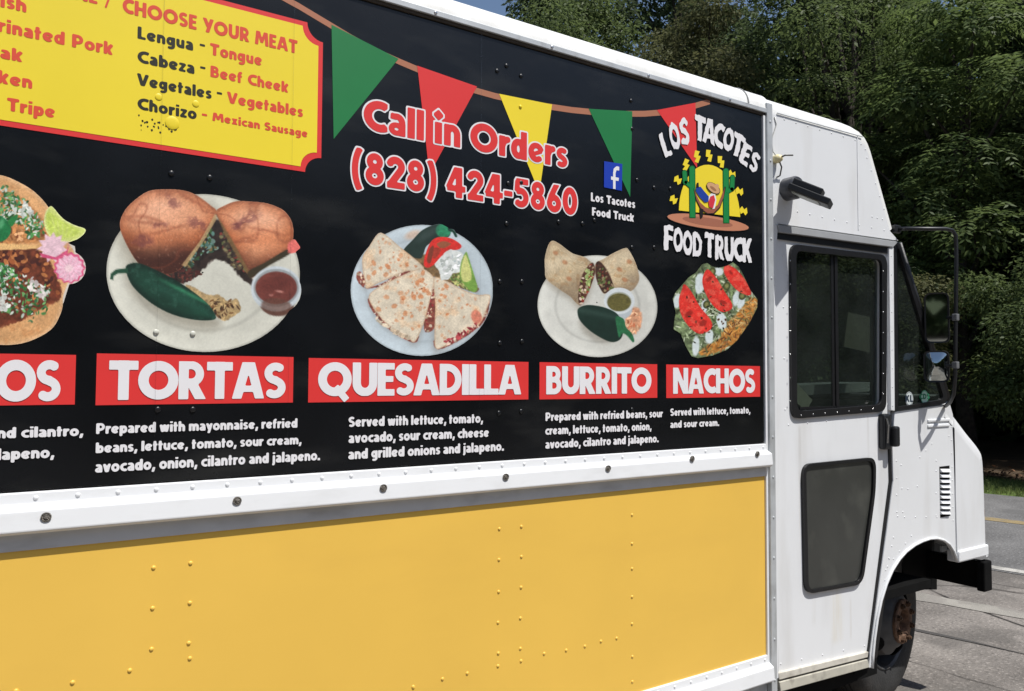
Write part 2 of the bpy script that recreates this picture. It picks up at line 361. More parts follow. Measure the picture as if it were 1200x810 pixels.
def glyph_sdf(ch, x, y):
    adv, lo, hi, st = GL[ch]; d = np.full(x.shape, 9.0)
    for pts, w in st:
        w = .25 if w is None else w
        if w == 0:
            d = np.minimum(d, (np.abs(x-.135) + np.abs(y-.96) - .19) * .707); continue
        hw = w/2; m = len(pts); closed = math.hypot(pts[0][0]-pts[-1][0], pts[0][1]-pts[-1][1]) < 1e-6
        for i in range(m-1):
            ax, ay = pts[i]; bx, by = pts[i+1]; L = math.hypot(bx-ax, by-ay)
            if L < 1e-9: continue
            tx, ty = (bx-ax)/L, (by-ay)/L
            px = np.abs((x-(ax+bx)/2)*tx + (y-(ay+by)/2)*ty) - L/2; py = np.abs(-(x-(ax+bx)/2)*ty + (y-(ay+by)/2)*tx) - hw
            d = np.minimum(d, np.hypot(np.maximum(px,0), np.maximum(py,0)) + np.minimum(np.maximum(px,py),0))
            if i > 0 or closed: d = np.minimum(d, np.hypot(x-ax, y-ay) - hw)
    return np.maximum(d, np.maximum(lo - y, y - hi))

def contour_faces(D, xs, ys, iso=0.0):   # grid field -> flat polygons where D < iso
    V = []; Fc = []; D = D - iso; ny, nx = D.shape
    def cut(i0, j0, i1, j1):
        a, b = D[j0, i0], D[j1, i1]; t = a/(a-b); return (xs[i0] + (xs[i1]-xs[i0])*t, ys[j0] + (ys[j1]-ys[j0])*t)
    for j in range(ny-1):
        i = 0
        while i < nx-1:
            c = [(i,j),(i+1,j),(i+1,j+1),(i,j+1)]; s = [D[q, p] < 0 for p, q in c]
            if all(s):
                k = i
                while k < nx-2 and D[j, k+2] < 0 and D[j+1, k+2] < 0: k += 1
                b = len(V); V += [(xs[i],ys[j]),(xs[k+1],ys[j]),(xs[k+1],ys[j+1]),(xs[i],ys[j+1])]; Fc.append((b,b+1,b+2,b+3)); i = k+1; continue
            if any(s):
                poly = []
                for q in range(4):
                    (p0, q0), (p1, q1) = c[q], c[(q+1) % 4]
                    if s[q]: poly.append((xs[p0], ys[q0]))
                    if s[q] != s[(q+1) % 4]: poly.append(cut(p0, q0, p1, q1))
                if len(poly) >= 3: b = len(V); V += poly; Fc.append(tuple(range(b, b+len(poly))))
            i += 1
    return V, Fc
_gc = {}
def glyph(ch, res, iso=0.0, drip=None):
    key = (ch, res, iso, drip)
    if key not in _gc:
        adv, lo, hi, _ = GL[ch]; mg = iso + .02 + (.06 if drip is not None else 0)
        xs = np.linspace(-mg, adv+mg, max(8, int((adv+2*mg)*res))); ys = np.linspace(lo-mg-(.12 if drip is not None else 0), hi+mg, max(8, int((hi-lo+2*mg)*res)))
        gx, gy = np.meshgrid(xs, ys)
        if drip is not None:
            gy2 = gy + .10*fbm(gx*7+drip*9.1, gx*0+drip, drip) - .05; gx2 = gx + .07*(fbm(gx*4, gy*6+drip*3, drip+5)-.5)
            D = glyph_sdf(ch, gx2, gy2) + .05*(fbm(gx*9+drip, gy*9, drip+2)-.5)
        else: D = glyph_sdf(ch, gx, gy)
        _gc[key] = contour_faces(D, xs, ys, iso)
    return _gc[key]

# value noise
def vnoise(x, y, seed=0):
    xi = np.floor(x).astype(np.int64); yi = np.floor(y).astype(np.int64); fx = x-xi; fy = y-yi
    fx = fx*fx*(3-2*fx); fy = fy*fy*(3-2*fy)
    def h(a, b):
        n = (a*374761393 + b*668265263 + int(seed*977)*1442695) & 0x7fffffff
        n = ((n ^ (n >> 13)) * 1274126177) & 0x7fffffff
        return ((n ^ (n >> 16)) & 0xffff) / 65535.0
    return (h(xi,yi)*(1-fx)+h(xi+1,yi)*fx)*(1-fy) + (h(xi,yi+1)*(1-fx)+h(xi+1,yi+1)*fx)*fy
def fbm(x, y, seed=0, o=4):
    s = 0; a = .5; t = 0
    for i in range(o): s = s + a*vnoise(x*2**i, y*2**i, seed+i*13); t += a; a *= .5
    return s/t

def text_width(s, sp=.055, space=.30):
    return sum((space if c == ' ' else GL[c][0]) + sp for c in s) - sp
def text(parent, s, u0, v0, u1, vtop, mt, Y, name='lettering', outline=None, res=14, sp=.055, space=.30, drip=False, vbase1=None):
    """s set on a level baseline that starts at photo pixel (u0, v0), ends at column u1; vtop is the top of a capital above u0."""
    p0 = P(u0, v0, Y); pt = P(u0, vtop, Y); h = pt[2]-p0[2]
    # level line on the side of the truck, so the end is wherever column u1 meets it
    lo, hi = p0[0], p0[0]+6
    for _ in range(40):
        m = (lo+hi)/2
        if proj((m, Y, p0[2]))[0] < u1: lo = m
        else: hi = m
    W = lo-p0[0]; sx = W/text_width(s, sp, space)
    V = []; Fc = []; V2 = []; F2 = []; x = 0; k = 0
    yo = lambda k: (k % 2)*.00018
    for c in s:
        if c == ' ': x += space+sp; continue
        k += 1
        g, f = glyph(c, res, 0.0, k if drip else None); b = len(V)
        V += [(p0[0]+(x+a)*sx, Y+yo(k), p0[2]+e*h) for a, e in g]; Fc += [tuple(i+b for i in q) for q in f]
        if outline:
            g, f = glyph(c, res, outline, None); b = len(V2)
            V2 += [(p0[0]+(x+a)*sx, Y+.0006+yo(k), p0[2]+e*h) for a, e in g]; F2 += [tuple(i+b for i in q) for q in f]
        x += GL[c][0]+sp
    if outline: mk(name, V2, F2, M['iwhite'], parent)
    return mk(name, V, Fc, mt, parent)
def flat(name, pts, mt, parent, Y, px=True):
    q = [(p[0], Y, p[2]) for p in (P(u, v, Y) for u, v in pts)]
    tr = geometry.tessellate_polygon([[Vector((a[0], a[2], 0)) for a in q]])
    Fc = []
    for t in tr:
        a, b, c = (q[i] for i in t)
        Fc.append(tuple(t) if (b[0]-a[0])*(c[2]-a[2])-(b[2]-a[2])*(c[0]-a[0]) > 0 else tuple(reversed(t)))
    return mk(name, q, Fc, mt, parent)

# ================================================================== THE SETTING
RD = np.array([-.18, 1.0]); RD /= np.linalg.norm(RD)              # direction of the road
RN = np.array([RD[1], -RD[0]])                                    # across the road, away from the truck
def road_pt(d, s): return np.array([11.89, 3.35]) + RN*d + RD*s   # d metres beyond the far edge, s along
def ground_mat(name, c0, c1, scale, cracks=0, patch=None, bump=.5, grit=220):
    m = bpy.data.materials.new(name); m.use_nodes = True; n = m.node_tree; L = n.links; b = n.nodes['Principled BSDF']
    b.inputs['Roughness'].default_value = .9; b.inputs['Specular IOR Level'].default_value = .25
    geo = n.nodes.new('ShaderNodeNewGeometry')
    def noise(s, d=6, vec=None):
        t = n.nodes.new('ShaderNodeTexNoise'); t.inputs['Scale'].default_value = s; t.inputs['Detail'].default_value = d
        L.new(vec or geo.outputs['Position'], t.inputs['Vector']); return t.outputs[0]
    def ramp(v, a, bb, o0=0, o1=1):
        r = n.nodes.new('ShaderNodeMapRange'); r.inputs[1].default_value = a; r.inputs[2].default_value = bb; r.inputs[3].default_value = o0; r.inputs[4].default_value = o1
        L.new(v, r.inputs[0]); return r.outputs[0]
    def mix(f, a, bb, mode='MIX'):
        x = n.nodes.new('ShaderNodeMix'); x.data_type = 'RGBA'; x.blend_type = mode
        if isinstance(f, float): x.inputs[0].default_value = f
        else: L.new(f, x.inputs[0])
        for k, v in ((6, a), (7, bb)):
            if isinstance(v, tuple): x.inputs[k].default_value = tuple(v)[:3]+(1,)
            else: L.new(v, x.inputs[k])
        return x.outputs[2]
    c = mix(ramp(noise(scale), .35, .65), c0, c1)
    g = noise(grit, 2); c = mix(ramp(g, .58, .72, 0, .5), c, tuple(min(1, v*2.0) for v in c1[:3]))
    c = mix(ramp(g, .42, .30, 0, .5), c, tuple(v*.4 for v in c0[:3]))
    if patch: c = mix(ramp(noise(patch[1], 3), .55, .6, 0, .6), c, patch[0])
    h = noise(grit, 3)
    if cracks:
        wv = n.nodes.new('ShaderNodeMix'); wv.data_type = 'RGBA'; wv.inputs[0].default_value = .12
        tn = n.nodes.new('ShaderNodeTexNoise'); tn.inputs['Scale'].default_value = 1.7; L.new(geo.outputs['Position'], tn.inputs['Vector'])
        L.new(geo.outputs['Position'], wv.inputs[6]); L.new(tn.outputs[1], wv.inputs[7])
        vo = n.nodes.new('ShaderNodeTexVoronoi'); vo.feature = 'DISTANCE_TO_EDGE'; vo.inputs['Scale'].default_value = cracks
        L.new(wv.outputs[2], vo.inputs['Vector'])
        cr = ramp(vo.outputs[0], .003, .010, 1, 0); cm = n.nodes.new('ShaderNodeMath'); cm.operation = 'MULTIPLY'
        L.new(cr, cm.inputs[0]); L.new(ramp(noise(.9, 2), .42, .55), cm.inputs[1])
        c = mix(cm.outputs[0], c, tuple(v*.25 for v in c0[:3]))
    L.new(c, b.inputs['Base Color'])
    bp = n.nodes.new('ShaderNodeBump'); bp.inputs['Strength'].default_value = bump; bp.inputs['Distance'].default_value = .01
    L.new(h, bp.inputs['Height']); L.new(bp.outputs[0], b.inputs['Normal']); return m

def strip(name, d0, d1, s0, s1, z, mt, nseg=1, wob=0.0, kind='structure', seed=0):
    V = []; Fc = []
    for i in range(nseg+1):
        s = s0+(s1-s0)*i/nseg
        e0 = wob*(float(vnoise(np.array(s*3.1), np.array(seed+.5), 3))-.5); e1 = wob*(float(vnoise(np.array(s*2.7), np.array(seed+9.5), 4))-.5)
        a = road_pt(d0+e0, s); b = road_pt(d1+e1, s); V += [(a[0],a[1],z),(b[0],b[1],z)]
    for i in range(nseg): Fc.append((2*i, 2*i+1, 2*i+3, 2*i+2))
    return mk(name, V, Fc, mt, None, kind=kind)
g_lot = ground_mat('worn_asphalt', (.145,.131,.118), (.245,.222,.20), 2.2, cracks=.8, patch=((.12,.11,.10), 1.3), bump=1.0, grit=45)
g_road = ground_mat('road_asphalt', (.115,.112,.11), (.18,.176,.172), 1.6, cracks=.35, bump=.8, grit=50, patch=((.10,.098,.096), .8))
g_soil = ground_mat('forest_soil', (.06,.042,.028), (.11,.075,.045), 2.5, bump=1, grit=60)
g_grass = ground_mat('grass_soil', (.07,.11,.025), (.12,.17,.04), 3, bump=1, grit=90)
mk('ground', [(-400,-400,-.012),(400,-400,-.012),(400,400,-.012),(-400,400,-.012)], [(0,1,2,3)], g_soil, None, kind='structure')
strip('parking_lot', -120, -4.93, -80, 80, 0.0, g_lot)
strip('road', -5.03, 0.0, -150, 150, 0.004, g_road)
mw = ground_mat('worn_road_paint_white', (.38,.37,.34), (.50,.48,.44), 6, patch=((.25,.24,.22), 7), bump=.4)
my = ground_mat('worn_road_paint_yellow', (.25,.19,.10), (.31,.24,.13), 6, patch=((.20,.18,.15), 9), bump=.4)
strip('edge_line', -4.98, -4.85, -60, 60, 0.008, mw, 240, .05, seed=1)
strip('centre_line', -2.42, -2.18, -60, 60, 0.008, my, 300, .05, seed=2)
# older, bleached surface seam that crosses the lot
mo = ground_mat('bleached_asphalt', (.24,.225,.20), (.33,.31,.275), 3, patch=((.24,.22,.2), 5), bump=.5)
strip('asphalt_seam', -6.45, -6.22, -60, 60, 0.004, mo, 400, .20, seed=4)
mt_tar = ground_mat('tar', (.045,.042,.04), (.09,.085,.08), 5, bump=.4)
strip('tar_seam', -7.22, -7.185, -40, 40, 0.004, mt_tar, 1200, .06, seed=5)
strip('verge', 0.0, 1.9, -150, 150, 0.004, g_grass, 200, .25, seed=7)
# grass blades of the verge
def grass(name, n, s0, s1, d0, d1, hmin, hmax, mt):
    s = rng.uniform(s0, s1, n); d = rng.uniform(d0, d1, n); p = np.stack([11.89+RN[0]*d+RD[0]*s, 3.35+RN[1]*d+RD[1]*s, np.zeros(n)], 1)
    a = rng.uniform(0, 2*np.pi, n); h = rng.uniform(hmin, hmax, n); wv = rng.uniform(.004, .009, n)
    dx = np.stack([np.cos(a), np.sin(a), 0*a], 1); lean = rng.normal(0, .45, (n, 2))
    top = p + np.stack([lean[:,0]*h, lean[:,1]*h, h], 1)
    V = np.concatenate([p-dx*wv[:,None], p+dx*wv[:,None], top], 0); i = np.arange(n)
    return npmesh(name, V, np.stack([i, i+n, i+2*n], 1), mt, k=3, fattr=rng.random(n), kind='stuff')
def leaf_mat(name, c0, c1, trans=.5, rough=.45, c2=None):
    m = bpy.data.materials.new(name); m.use_nodes = True; n = m.node_tree; L = n.links; b = n.nodes['Principled BSDF']
    at = n.nodes.new('ShaderNodeAttribute'); at.attribute_name = 'rnd'
    cr = n.nodes.new('ShaderNodeValToRGB'); cr.color_ramp.elements[0].color = tuple(c0)+(1,); cr.color_ramp.elements[1].color = tuple(c1)+(1,)
    if c2: e = cr.color_ramp.elements.new(.955); e.color = tuple(c1)+(1,); cr.color_ramp.elements[2].color = tuple(c2)+(1,)
    L.new(at.outputs['Fac'], cr.inputs[0]); L.new(cr.outputs[0], b.inputs['Base Color'])
    b.inputs['Roughness'].default_value = rough+.12; b.inputs['Specular IOR Level'].default_value = .22
    tr = n.nodes.new('ShaderNodeBsdfTranslucent'); L.new(cr.outputs[0], tr.inputs[0])
    mx = n.nodes.new('ShaderNodeMixShader'); mx.inputs[0].default_value = trans
    L.new(b.outputs[0], mx.inputs[1]); L.new(tr.outputs[0], mx.inputs[2]); L.new(mx.outputs[0], n.nodes['Material Output'].inputs[0]); return m
LM = {
 'dark': leaf_mat('dark_leaves', (.035,.052,.026), (.12,.16,.065), rough=.4),
 'mid': leaf_mat('green_leaves', (.05,.075,.03), (.175,.225,.08), rough=.4),
 'olive': leaf_mat('olive_leaves', (.065,.075,.032), (.19,.19,.085), c2=(.28,.18,.10), rough=.45),
 'bright': leaf_mat('fresh_leaves', (.06,.092,.032), (.19,.25,.08), rough=.4),
 'blue': leaf_mat('grey_green_leaves', (.05,.08,.045), (.16,.20,.10), rough=.38),
 'grass': leaf_mat('grass_blades', (.10,.14,.04), (.24,.29,.10), c2=(.35,.30,.12)),
}
M['bark'] = mat('bark', (.045,.036,.028), .9, noise=.4, nscale=12, bump=.8, bscale=40)
grass('grass', 26000, -4, 9, .0, 1.9, .03, .10, LM['grass'])
def litter(name, n):
    s = rng.uniform(-5, 10, n); d = 1.85+np.abs(rng.normal(0, .7, n)); p = np.stack([11.89+RN[0]*d+RD[0]*s, 3.35+RN[1]*d+RD[1]*s, rng.uniform(.005, .08, n)], 1)
    q = leaf_quads(p, rng.normal(0, 1, (n,3))*.5+[0,0,1], rng.normal(0,1,(n,3)), rng.uniform(.05,.1,n), .5)
    return npmesh(name, q[0], q[1], leaf_mat('dead_leaves', (.09,.05,.03), (.26,.14,.08), .1), fattr=rng.random(n), kind='stuff')

# ------------------------------------------------------------------ foliage
def nrm(a): return a/np.maximum(np.linalg.norm(a, axis=1, keepdims=True), 1e-9)
def leaf_quads(p, normal, axis, L, ratio=.42):
    normal = nrm(normal); axis = nrm(axis - normal*(axis*normal).sum(1, keepdims=True)); side = np.cross(normal, axis)
    L = np.broadcast_to(L, (len(p),))[:, None]; W = L*ratio*.5
    V = np.concatenate([p, p+axis*L*.45+side*W, p+axis*L-normal*L*.12, p+axis*L*.45-side*W], 0); n = len(p); i = np.arange(n)
    return V, np.stack([i, i+n, i+2*n, i+3*n], 1)
def crown(name, clumps, n, leaf, mt, parent, flat_=.65, spread=1.0, frond=0.0, up=.8):
    """clumps: (x, y, z, radius). Leaves scatter through every clump, denser and better lit toward its upper shell."""
    cl = np.array(clumps); wgt = cl[:,3]**2; wgt = wgt/wgt.sum(); out = []
    nf = int(n*frond/14); k = rng.choice(len(cl), n-nf*14, p=wgt); c = cl[k]
    d = nrm(rng.normal(0, 1, (len(c), 3))); r = rng.random(len(c))**.45
    bmp = .75+.5*fbm(d[:,0]*2.2+c[:,0]*3, d[:,2]*2.2+d[:,1]*1.7+c[:,2]*3, 5, 3)
    p = c[:,:3] + d*(c[:,3]*r*bmp*spread)[:,None]*[1,1,flat_]
    nor = d*.55 + rng.normal(0,.55,(len(c),3)) + [0,0,up]
    ax = d + rng.normal(0,.6,(len(c),3)) - [0,0,.45]
    V, Q = leaf_quads(p, nor, ax, leaf*rng.uniform(.6,1.35,len(c))); Vs = [V]; Qs = [Q]; off = len(V)
    tone = fbm(p[:,0]*1.1, p[:,2]*1.3+p[:,1], 8, 3); rn = [np.clip(rng.random(len(c))*.6 + (tone-.3)*.8, 0, 1)]
    if nf:                                 # long drooping compound leaves, as on a sumac or an ailanthus
        k = rng.choice(len(cl), nf, p=wgt); c = cl[k]; a = rng.uniform(0, 2*np.pi, nf)
        d = np.stack([np.cos(a), np.sin(a), rng.uniform(-.1,.8,nf)], 1); b0 = c[:,:3] + nrm(d)*(c[:,3]*rng.uniform(.5,1.0,nf))[:,None]*[1,1,flat_]
        Lf = leaf*rng.uniform(3.5,5.5,nf); t1 = rng.random(nf)
        for j in range(7):
            t = (j+.6)/7; pos = b0 + d*(Lf*t)[:,None] - np.stack([0*a,0*a,Lf*t*t*.75],1)
            tan = nrm(d - np.stack([0*a,0*a,1.5*t+0*a],1)); sd_ = nrm(np.cross(tan, np.tile([0,0,1.],(nf,1))))
            for sg in (-1, 1):
                V, Q = leaf_quads(pos, np.cross(tan, sd_)*-1+rng.normal(0,.15,(nf,3)), sd_*sg + tan*.45 - [0,0,.35], leaf*1.05*(1-.45*abs(t-.5)), .34)
                V[:nf] = pos; Vs.append(V); Qs.append(Q+off); off += len(V); rn.append(np.clip(t1*.7+.3*rng.random(nf),0,1))
    return npmesh(name, np.concatenate(Vs), np.concatenate(Qs), LM[mt] if isinstance(mt, str) else mt, parent, fattr=np.concatenate(rn))
def tree(d, s, H, R, n, leaf, mt, label, name='tree', cat='tree', base=.25, ncl=26, frond=0.0, group='trees beyond the road', flat_=.65, facing=.45):
    xy = road_pt(d, s); o = empty(name, (xy[0], xy[1], 0), label, cat, group)
    cl = []; limbs = MB(); tilt = np.array([random.uniform(-.04,.04), random.uniform(-.04,.04)])*H
    tr = [(xy[0]+tilt[0]*t, xy[1]+tilt[1]*t+.12*math.sin(t*5), H*.85*t) for t in np.linspace(0,1,9)]; r0 = .018*H
    MB().tube([(xy[0],xy[1],-.05)]+tr[1:], [r0*1.3]+[r0*(1-.85*t) for t in np.linspace(.1,1,8)], 10).build('trunk', M['bark'], o, smooth=True)
    for i in range(ncl):
        t = (i+.5)/ncl; z = H*(base + (1-base)*t); a = i*2.399+random.uniform(-.5,.5)
        rr = R*math.sqrt(max(.05, 1-(2*t-.85)**2*.75))*random.uniform(.35, .95)
        fx = -RN*facing*R*random.random()
        c = (xy[0]+math.cos(a)*rr+fx[0], xy[1]+math.sin(a)*rr+fx[1], z+random.uniform(-.3,.3))
        cr = R*random.uniform(.24,.42); cl.append(c+(cr,))
        b0 = tr[min(8, max(1, int(z/H*8*.85)))]
        mid = tuple((b0[j]*.5+c[j]*.5)+(.15*R if j == 2 else random.uniform(-.1,.1)*R) for j in range(3))
        limbs.tube([b0, mid, c], [r0*.38, r0*.24, r0*.08], 5, cap=False)
    limbs.build('limb', M['bark'], o, smooth=True, kind='stuff')
    crown('crown', cl, n, leaf, mt, o, frond=frond, flat_=flat_); return o
def bush(d, s, H, R, n, leaf, mt, label, group='bushes at the edge of the woods', name='bush', frond=0.0):
    xy = road_pt(d, s); o = empty(name, (xy[0], xy[1], 0), label, 'bush', group); cl = []; st = MB()
    for i in range(12):
        a = random.uniform(0, 6.28); rr = R*random.uniform(0,.8); z = H*random.uniform(.18,.85)
        cl.append((xy[0]+math.cos(a)*rr*.8, xy[1]+math.sin(a)*rr, z, R*random.uniform(.3,.5)))
        st.tube([(xy[0]+random.uniform(-.2,.2), xy[1]+random.uniform(-.2,.2), -.02), cl[-1][:3]], [.025, .006], 5, cap=False)
    st.build('stem', M['bark'], o, smooth=True, kind='stuff'); crown('foliage', cl, n, leaf, mt, o, frond=frond, flat_=.8); return o

litter('leaf_litter', 2600)
TL = {
 'dark': 'dense dark green tree', 'mid': 'mid green broadleaf tree', 'olive': 'olive tree with yellowish brown tips', 'bright': 'fresh green leafy tree', 'blue': 'grey green broadleaf tree'}
trees = [  # d, s, H, R, n, leaf, colour, frond, label
 (6.0, -6.0, 10.5, 2.6, 15000, .13, 'dark', 0, 'dark green tree beyond the road, just outside the right edge of the photo'),
 (6.9, -2.2, 13.5, 2.6, 34000, .13, 'dark', .35, 'tall dark tree with drooping compound leaves at the right edge above the bushes'),
 (5.4,  2.0, 9.6, 2.2, 30000, .16, 'bright', .7, 'fresh green tree with long drooping leaf fronds straight behind the cab windscreen'),
 (6.4,  5.2, 12.8, 2.7, 36000, .13, 'mid', .3, 'dark green tree behind the front corner of the cab roof'),
 (5.0,  8.4, 11.2, 2.7, 46000, .12, 'olive', 0, 'olive tree with brownish tips behind the truck roof beside the logo end'),
 (4.6, 11.8, 12.8, 3.0, 46000, .13, 'mid', 0, 'mid green tree above the middle of the truck roof'),
 (4.0, 15.6, 12.2, 3.1, 42000, .13, 'olive', 0, 'olive green tree above the phone number part of the truck roof'),
 (4.4, 20.4, 15.5, 3.6, 42000, .14, 'blue', 0, 'grey green tree at the left end of the tree line above the roof'),
 (3.0, 25.0, 17.0, 3.9, 30000, .15, 'dark', 0, 'tall dark tree at the far left of the tree line, mostly hidden by the roof'),
]
for d, s, H, R, n, lf, c, fr, lab in trees: tree(d, s, H, R, n, lf, c, lab, ncl=30 if H > 10 else 24, frond=fr, base=.2, facing=.2)
back = [(10,-9,13,3.8,'dark'),(10,-4.5,16,3.6,'dark'),(9.5,0.5,14,3.4,'dark'),(10,6,16,3.6,'mid'),(8.6,11,15,3.8,'dark'),(8,16.5,16,4,'dark'),(8.5,23,17,4.4,'dark'),(8.5,31,18,5,'dark')]
for i, (d, s, H, R, c) in enumerate(back):
    tree(d, s, H, R, 22000, .22, c, 'tall %s tree deep in the woods, %s' % (('dark green','mid green')[c=='mid'],
      ['behind the right edge of the photo','behind the drooping dark tree on the right','behind the windscreen','filling the gap above the cab roof','above the logo end of the roof','above the middle of the roof','above the left part of the roof','last on the far left'][i]), ncl=22, base=.1, group='tall trees deep in the woods')
bushes = [(2.4,-5.6,2.6,1.5,9000,'mid','bush outside the right edge of the photo'),(2.3,-2.6,3.7,1.5,20000,'olive','broad bramble bush at the right edge above the grass verge'),
 (2.2,-.2,4.1,1.5,24000,'mid','tall leafy bush right of the mirror bracket'),(2.3,2.1,4.2,1.5,22000,'olive','arching bramble bush behind the mirror and bracket'),
 (2.6,4.6,4.0,1.6,15000,'mid','bush seen through the cab quarter window'),(2.4,8.0,3.6,1.7,7000,'dark','dark bush hidden behind the cab'),
 (2.6,12,4.0,2.0,6000,'dark','dark bush hidden behind the truck body')]
for d, s, H, R, n, c, lab in bushes: bush(d, s, H, R, n, .085, c, lab)
# the far woods read as one mass behind the separate trees
def far_woods():
    n = 150000; s = rng.uniform(-40, 70, n); d = rng.uniform(11, 17, n); z = rng.random(n)**.85*(6.5+12*fbm(s*.45, s*0, 3, 2)**1.4)
    p = np.stack([11.89+RN[0]*d+RD[0]*s, 3.35+RN[1]*d+RD[1]*s, z], 1)
    nor = np.tile([-.6,-.2,.8],(n,1))+rng.normal(0,.5,(n,3)); V, Q = leaf_quads(p, nor, rng.normal(0,1,(n,3))-[0,0,.4], rng.uniform(.5,1.0,n), .7)
    npmesh('woodland', V, Q, LM['dark'], fattr=rng.random(n), kind='stuff')
far_woods()
# trees on the photographer's side of the lot: they are what the cab glass mirrors
for i, (x, y, H, R) in enumerate([(-9,-17,9,3.4),(-2,-20,10,3.6),(5,-21,11,3.6),(-15,-11,9,3.2),(-19,-3,9,3.4),(12,-22,10,3.6)]):
    q = np.array([x, y]) - np.array([11.89, 3.35]); d = q@RN; s = q@RD
    tree(d, s, H, R, 5000, .32, ['mid','dark'][i%2], 'broadleaf tree behind the photographer, %s' % ['mirrored in the door glass','second from the left in the row','in the middle of the row','at the rear corner of the lot','beside the rear of the lot','nearest the road'][i], ncl=18, base=.12, group='trees behind the photographer', facing=0)

def near_hedge():                        # woods on the photographer's side, seen only in the glass and the mirrors
    n = 60000; a = rng.uniform(-2.9, .9, n); r = rng.uniform(24, 30, n); z = rng.random(n)*(7.5+3*fbm(a*5, a*0, 6))
    p = np.stack([np.sin(a)*r, -np.cos(a)*r*.9-3, z], 1); keep = (p[:,0] < 6.5) | (p[:,1] < -9); p = p[keep]; n = len(p)
    nor = np.stack([-np.sin(a[keep]), np.cos(a[keep]), .8+0*z[keep]], 1)+rng.normal(0,.5,(n,3)); V, Q = leaf_quads(p, nor, rng.normal(0,1,(n,3))-[0,0,.4], rng.uniform(.5,1.1,n), .7)
    npmesh('woodland', V, Q, LM['dark'], fattr=rng.random(n), kind='stuff')
near_hedge()

# ================================================================== THE FOOD TRUCK
truck = empty('food_truck', (0.6, 1.05, 0.0), 'white and yellow step van food truck with black menu wrap of food photos', 'food truck')
XB = P(903, 300)[0]                     # joint between the box body and the cab
XR = P(896, 300)[0]; X0 = -3.4; WID = 2.1
ZT = P(893, 137)[2]                     # top of the black panel
def bx(name, a, b, m, **kw): return MB().box(a, b).build(name, m, truck, **kw)

# --- box body behind the panels, roof caps
bx('body_shell', (X0, .012, .52), (XB-.002, WID-.012, ZT+.02), M['white'])
def offs(pts, r):                        # shift an open (X,Z) line towards its inner side
    p = np.array(pts, float); out = []
    for i in range(len(p)):
        n = np.zeros(2)
        for a, b in ((i-1, i), (i, i+1)):
            if a >= 0 and b < len(p):
                t = p[b]-p[a]; t /= np.linalg.norm(t); n += np.array([t[1], -t[0]])
        n /= np.linalg.norm(n); out.append(p[i] + n*r)
    return out
def cap(name, line, r, y0, y1, m, parent=truck, n=8, both=True, smooth=True, auto=50, a0=0):
    rings = []
    for k in range(n+1):
        t = math.radians(a0+(90-a0)*k/n); rings.append((y0+r*(1-math.cos(t)), offs(line, r*(1-math.sin(t)))))
    if both: rings += [(y1-(y-y0), q) for y, q in reversed(rings)]
    L = len(line); V = [(q[0], y, q[1]) for y, ring in rings for q in ring]
    Fc = [(i*L+j, (i+1)*L+j, (i+1)*L+j+1, i*L+j+1) for i in range(len(rings)-1) for j in range(L-1)]
    return mk(name, V, Fc, m, parent, smooth=smooth, auto=auto)
RR = .085
ZR = ZT+.112                             # roof line
roof_front = [P(*q)[[0,2]] for q in ((994,138),(1005,142.5),(1013,147.5),(1019.5,154.5),(1024,163),(1028,174),(1052.8,263.5))]
zfr = roof_front[0][1]
XF = roof_front[0][0]
body_line = [(X0, ZR), (XB-.01, ZR)]
cab_line = [(XB-.01, ZR-.004)] + [tuple(q) for q in roof_front]
cap('roof_cap', [(x, ZR) for x in np.linspace(X0, XB-.012, 30)], RR, -.012, WID, M['roof'])
cap('cab_roof_cap', cab_line, RR*.95, 0, WID, M['roof'])
bx('roof_joint_band', (XB-.16, -.016, ZR-RR), (XB-.12, .2, ZR-RR+.001), M['white2'])
MB().tube([(XB-.14, -.013, ZR-.08)] + [(XB-.14, -.013+RR*(1-math.cos(t)), ZR-RR+RR*math.sin(t)) for t in np.linspace(.1, 1.5, 8)] + [(XB-.14, 1.0, ZR)], .0035, 6).build('roof_joint', simple('joint_grey', 150,150,148), truck)
# rail between the roof cap and the side panel: aluminium lip with screws over a brown line of sealant
bx('drip_rail', (X0, -.016, ZT+.013), (XB-.012, .02, ZR-RR+.004), M['grey'], bevel=.002)
bx('sealant', (X0, -.010, ZT+.003), (XR, .01, ZT+.013), M['seam'])
m = MB()
for i in range(16): m.dome((XB-.25-i*.42, -.016, ZT+.022), .006, .003)
m.build('rail_screws', M['chrome'], truck, kind='stuff')

# --- corner strips between box and cab
def vpx(u, v=300, Y=0.0): return P(u, v, Y)[0]
bx('corner_trim', (P(893.2,300)[0]+.001, -.010, .50), (XR-.001, .012, ZT+.045), M['white2'], bevel=.002)
bx('corner_post', (XR, -.018, .30), (P(902.5,300)[0], .03, ZT+.055), M['grey'], bevel=.003)
m = MB()
for i in range(16): m.dome((XR+.018, -.018, ZT-.02-i*.155), .0055, .003)
m.build('post_rivets', M['grey'], truck, kind='stuff')

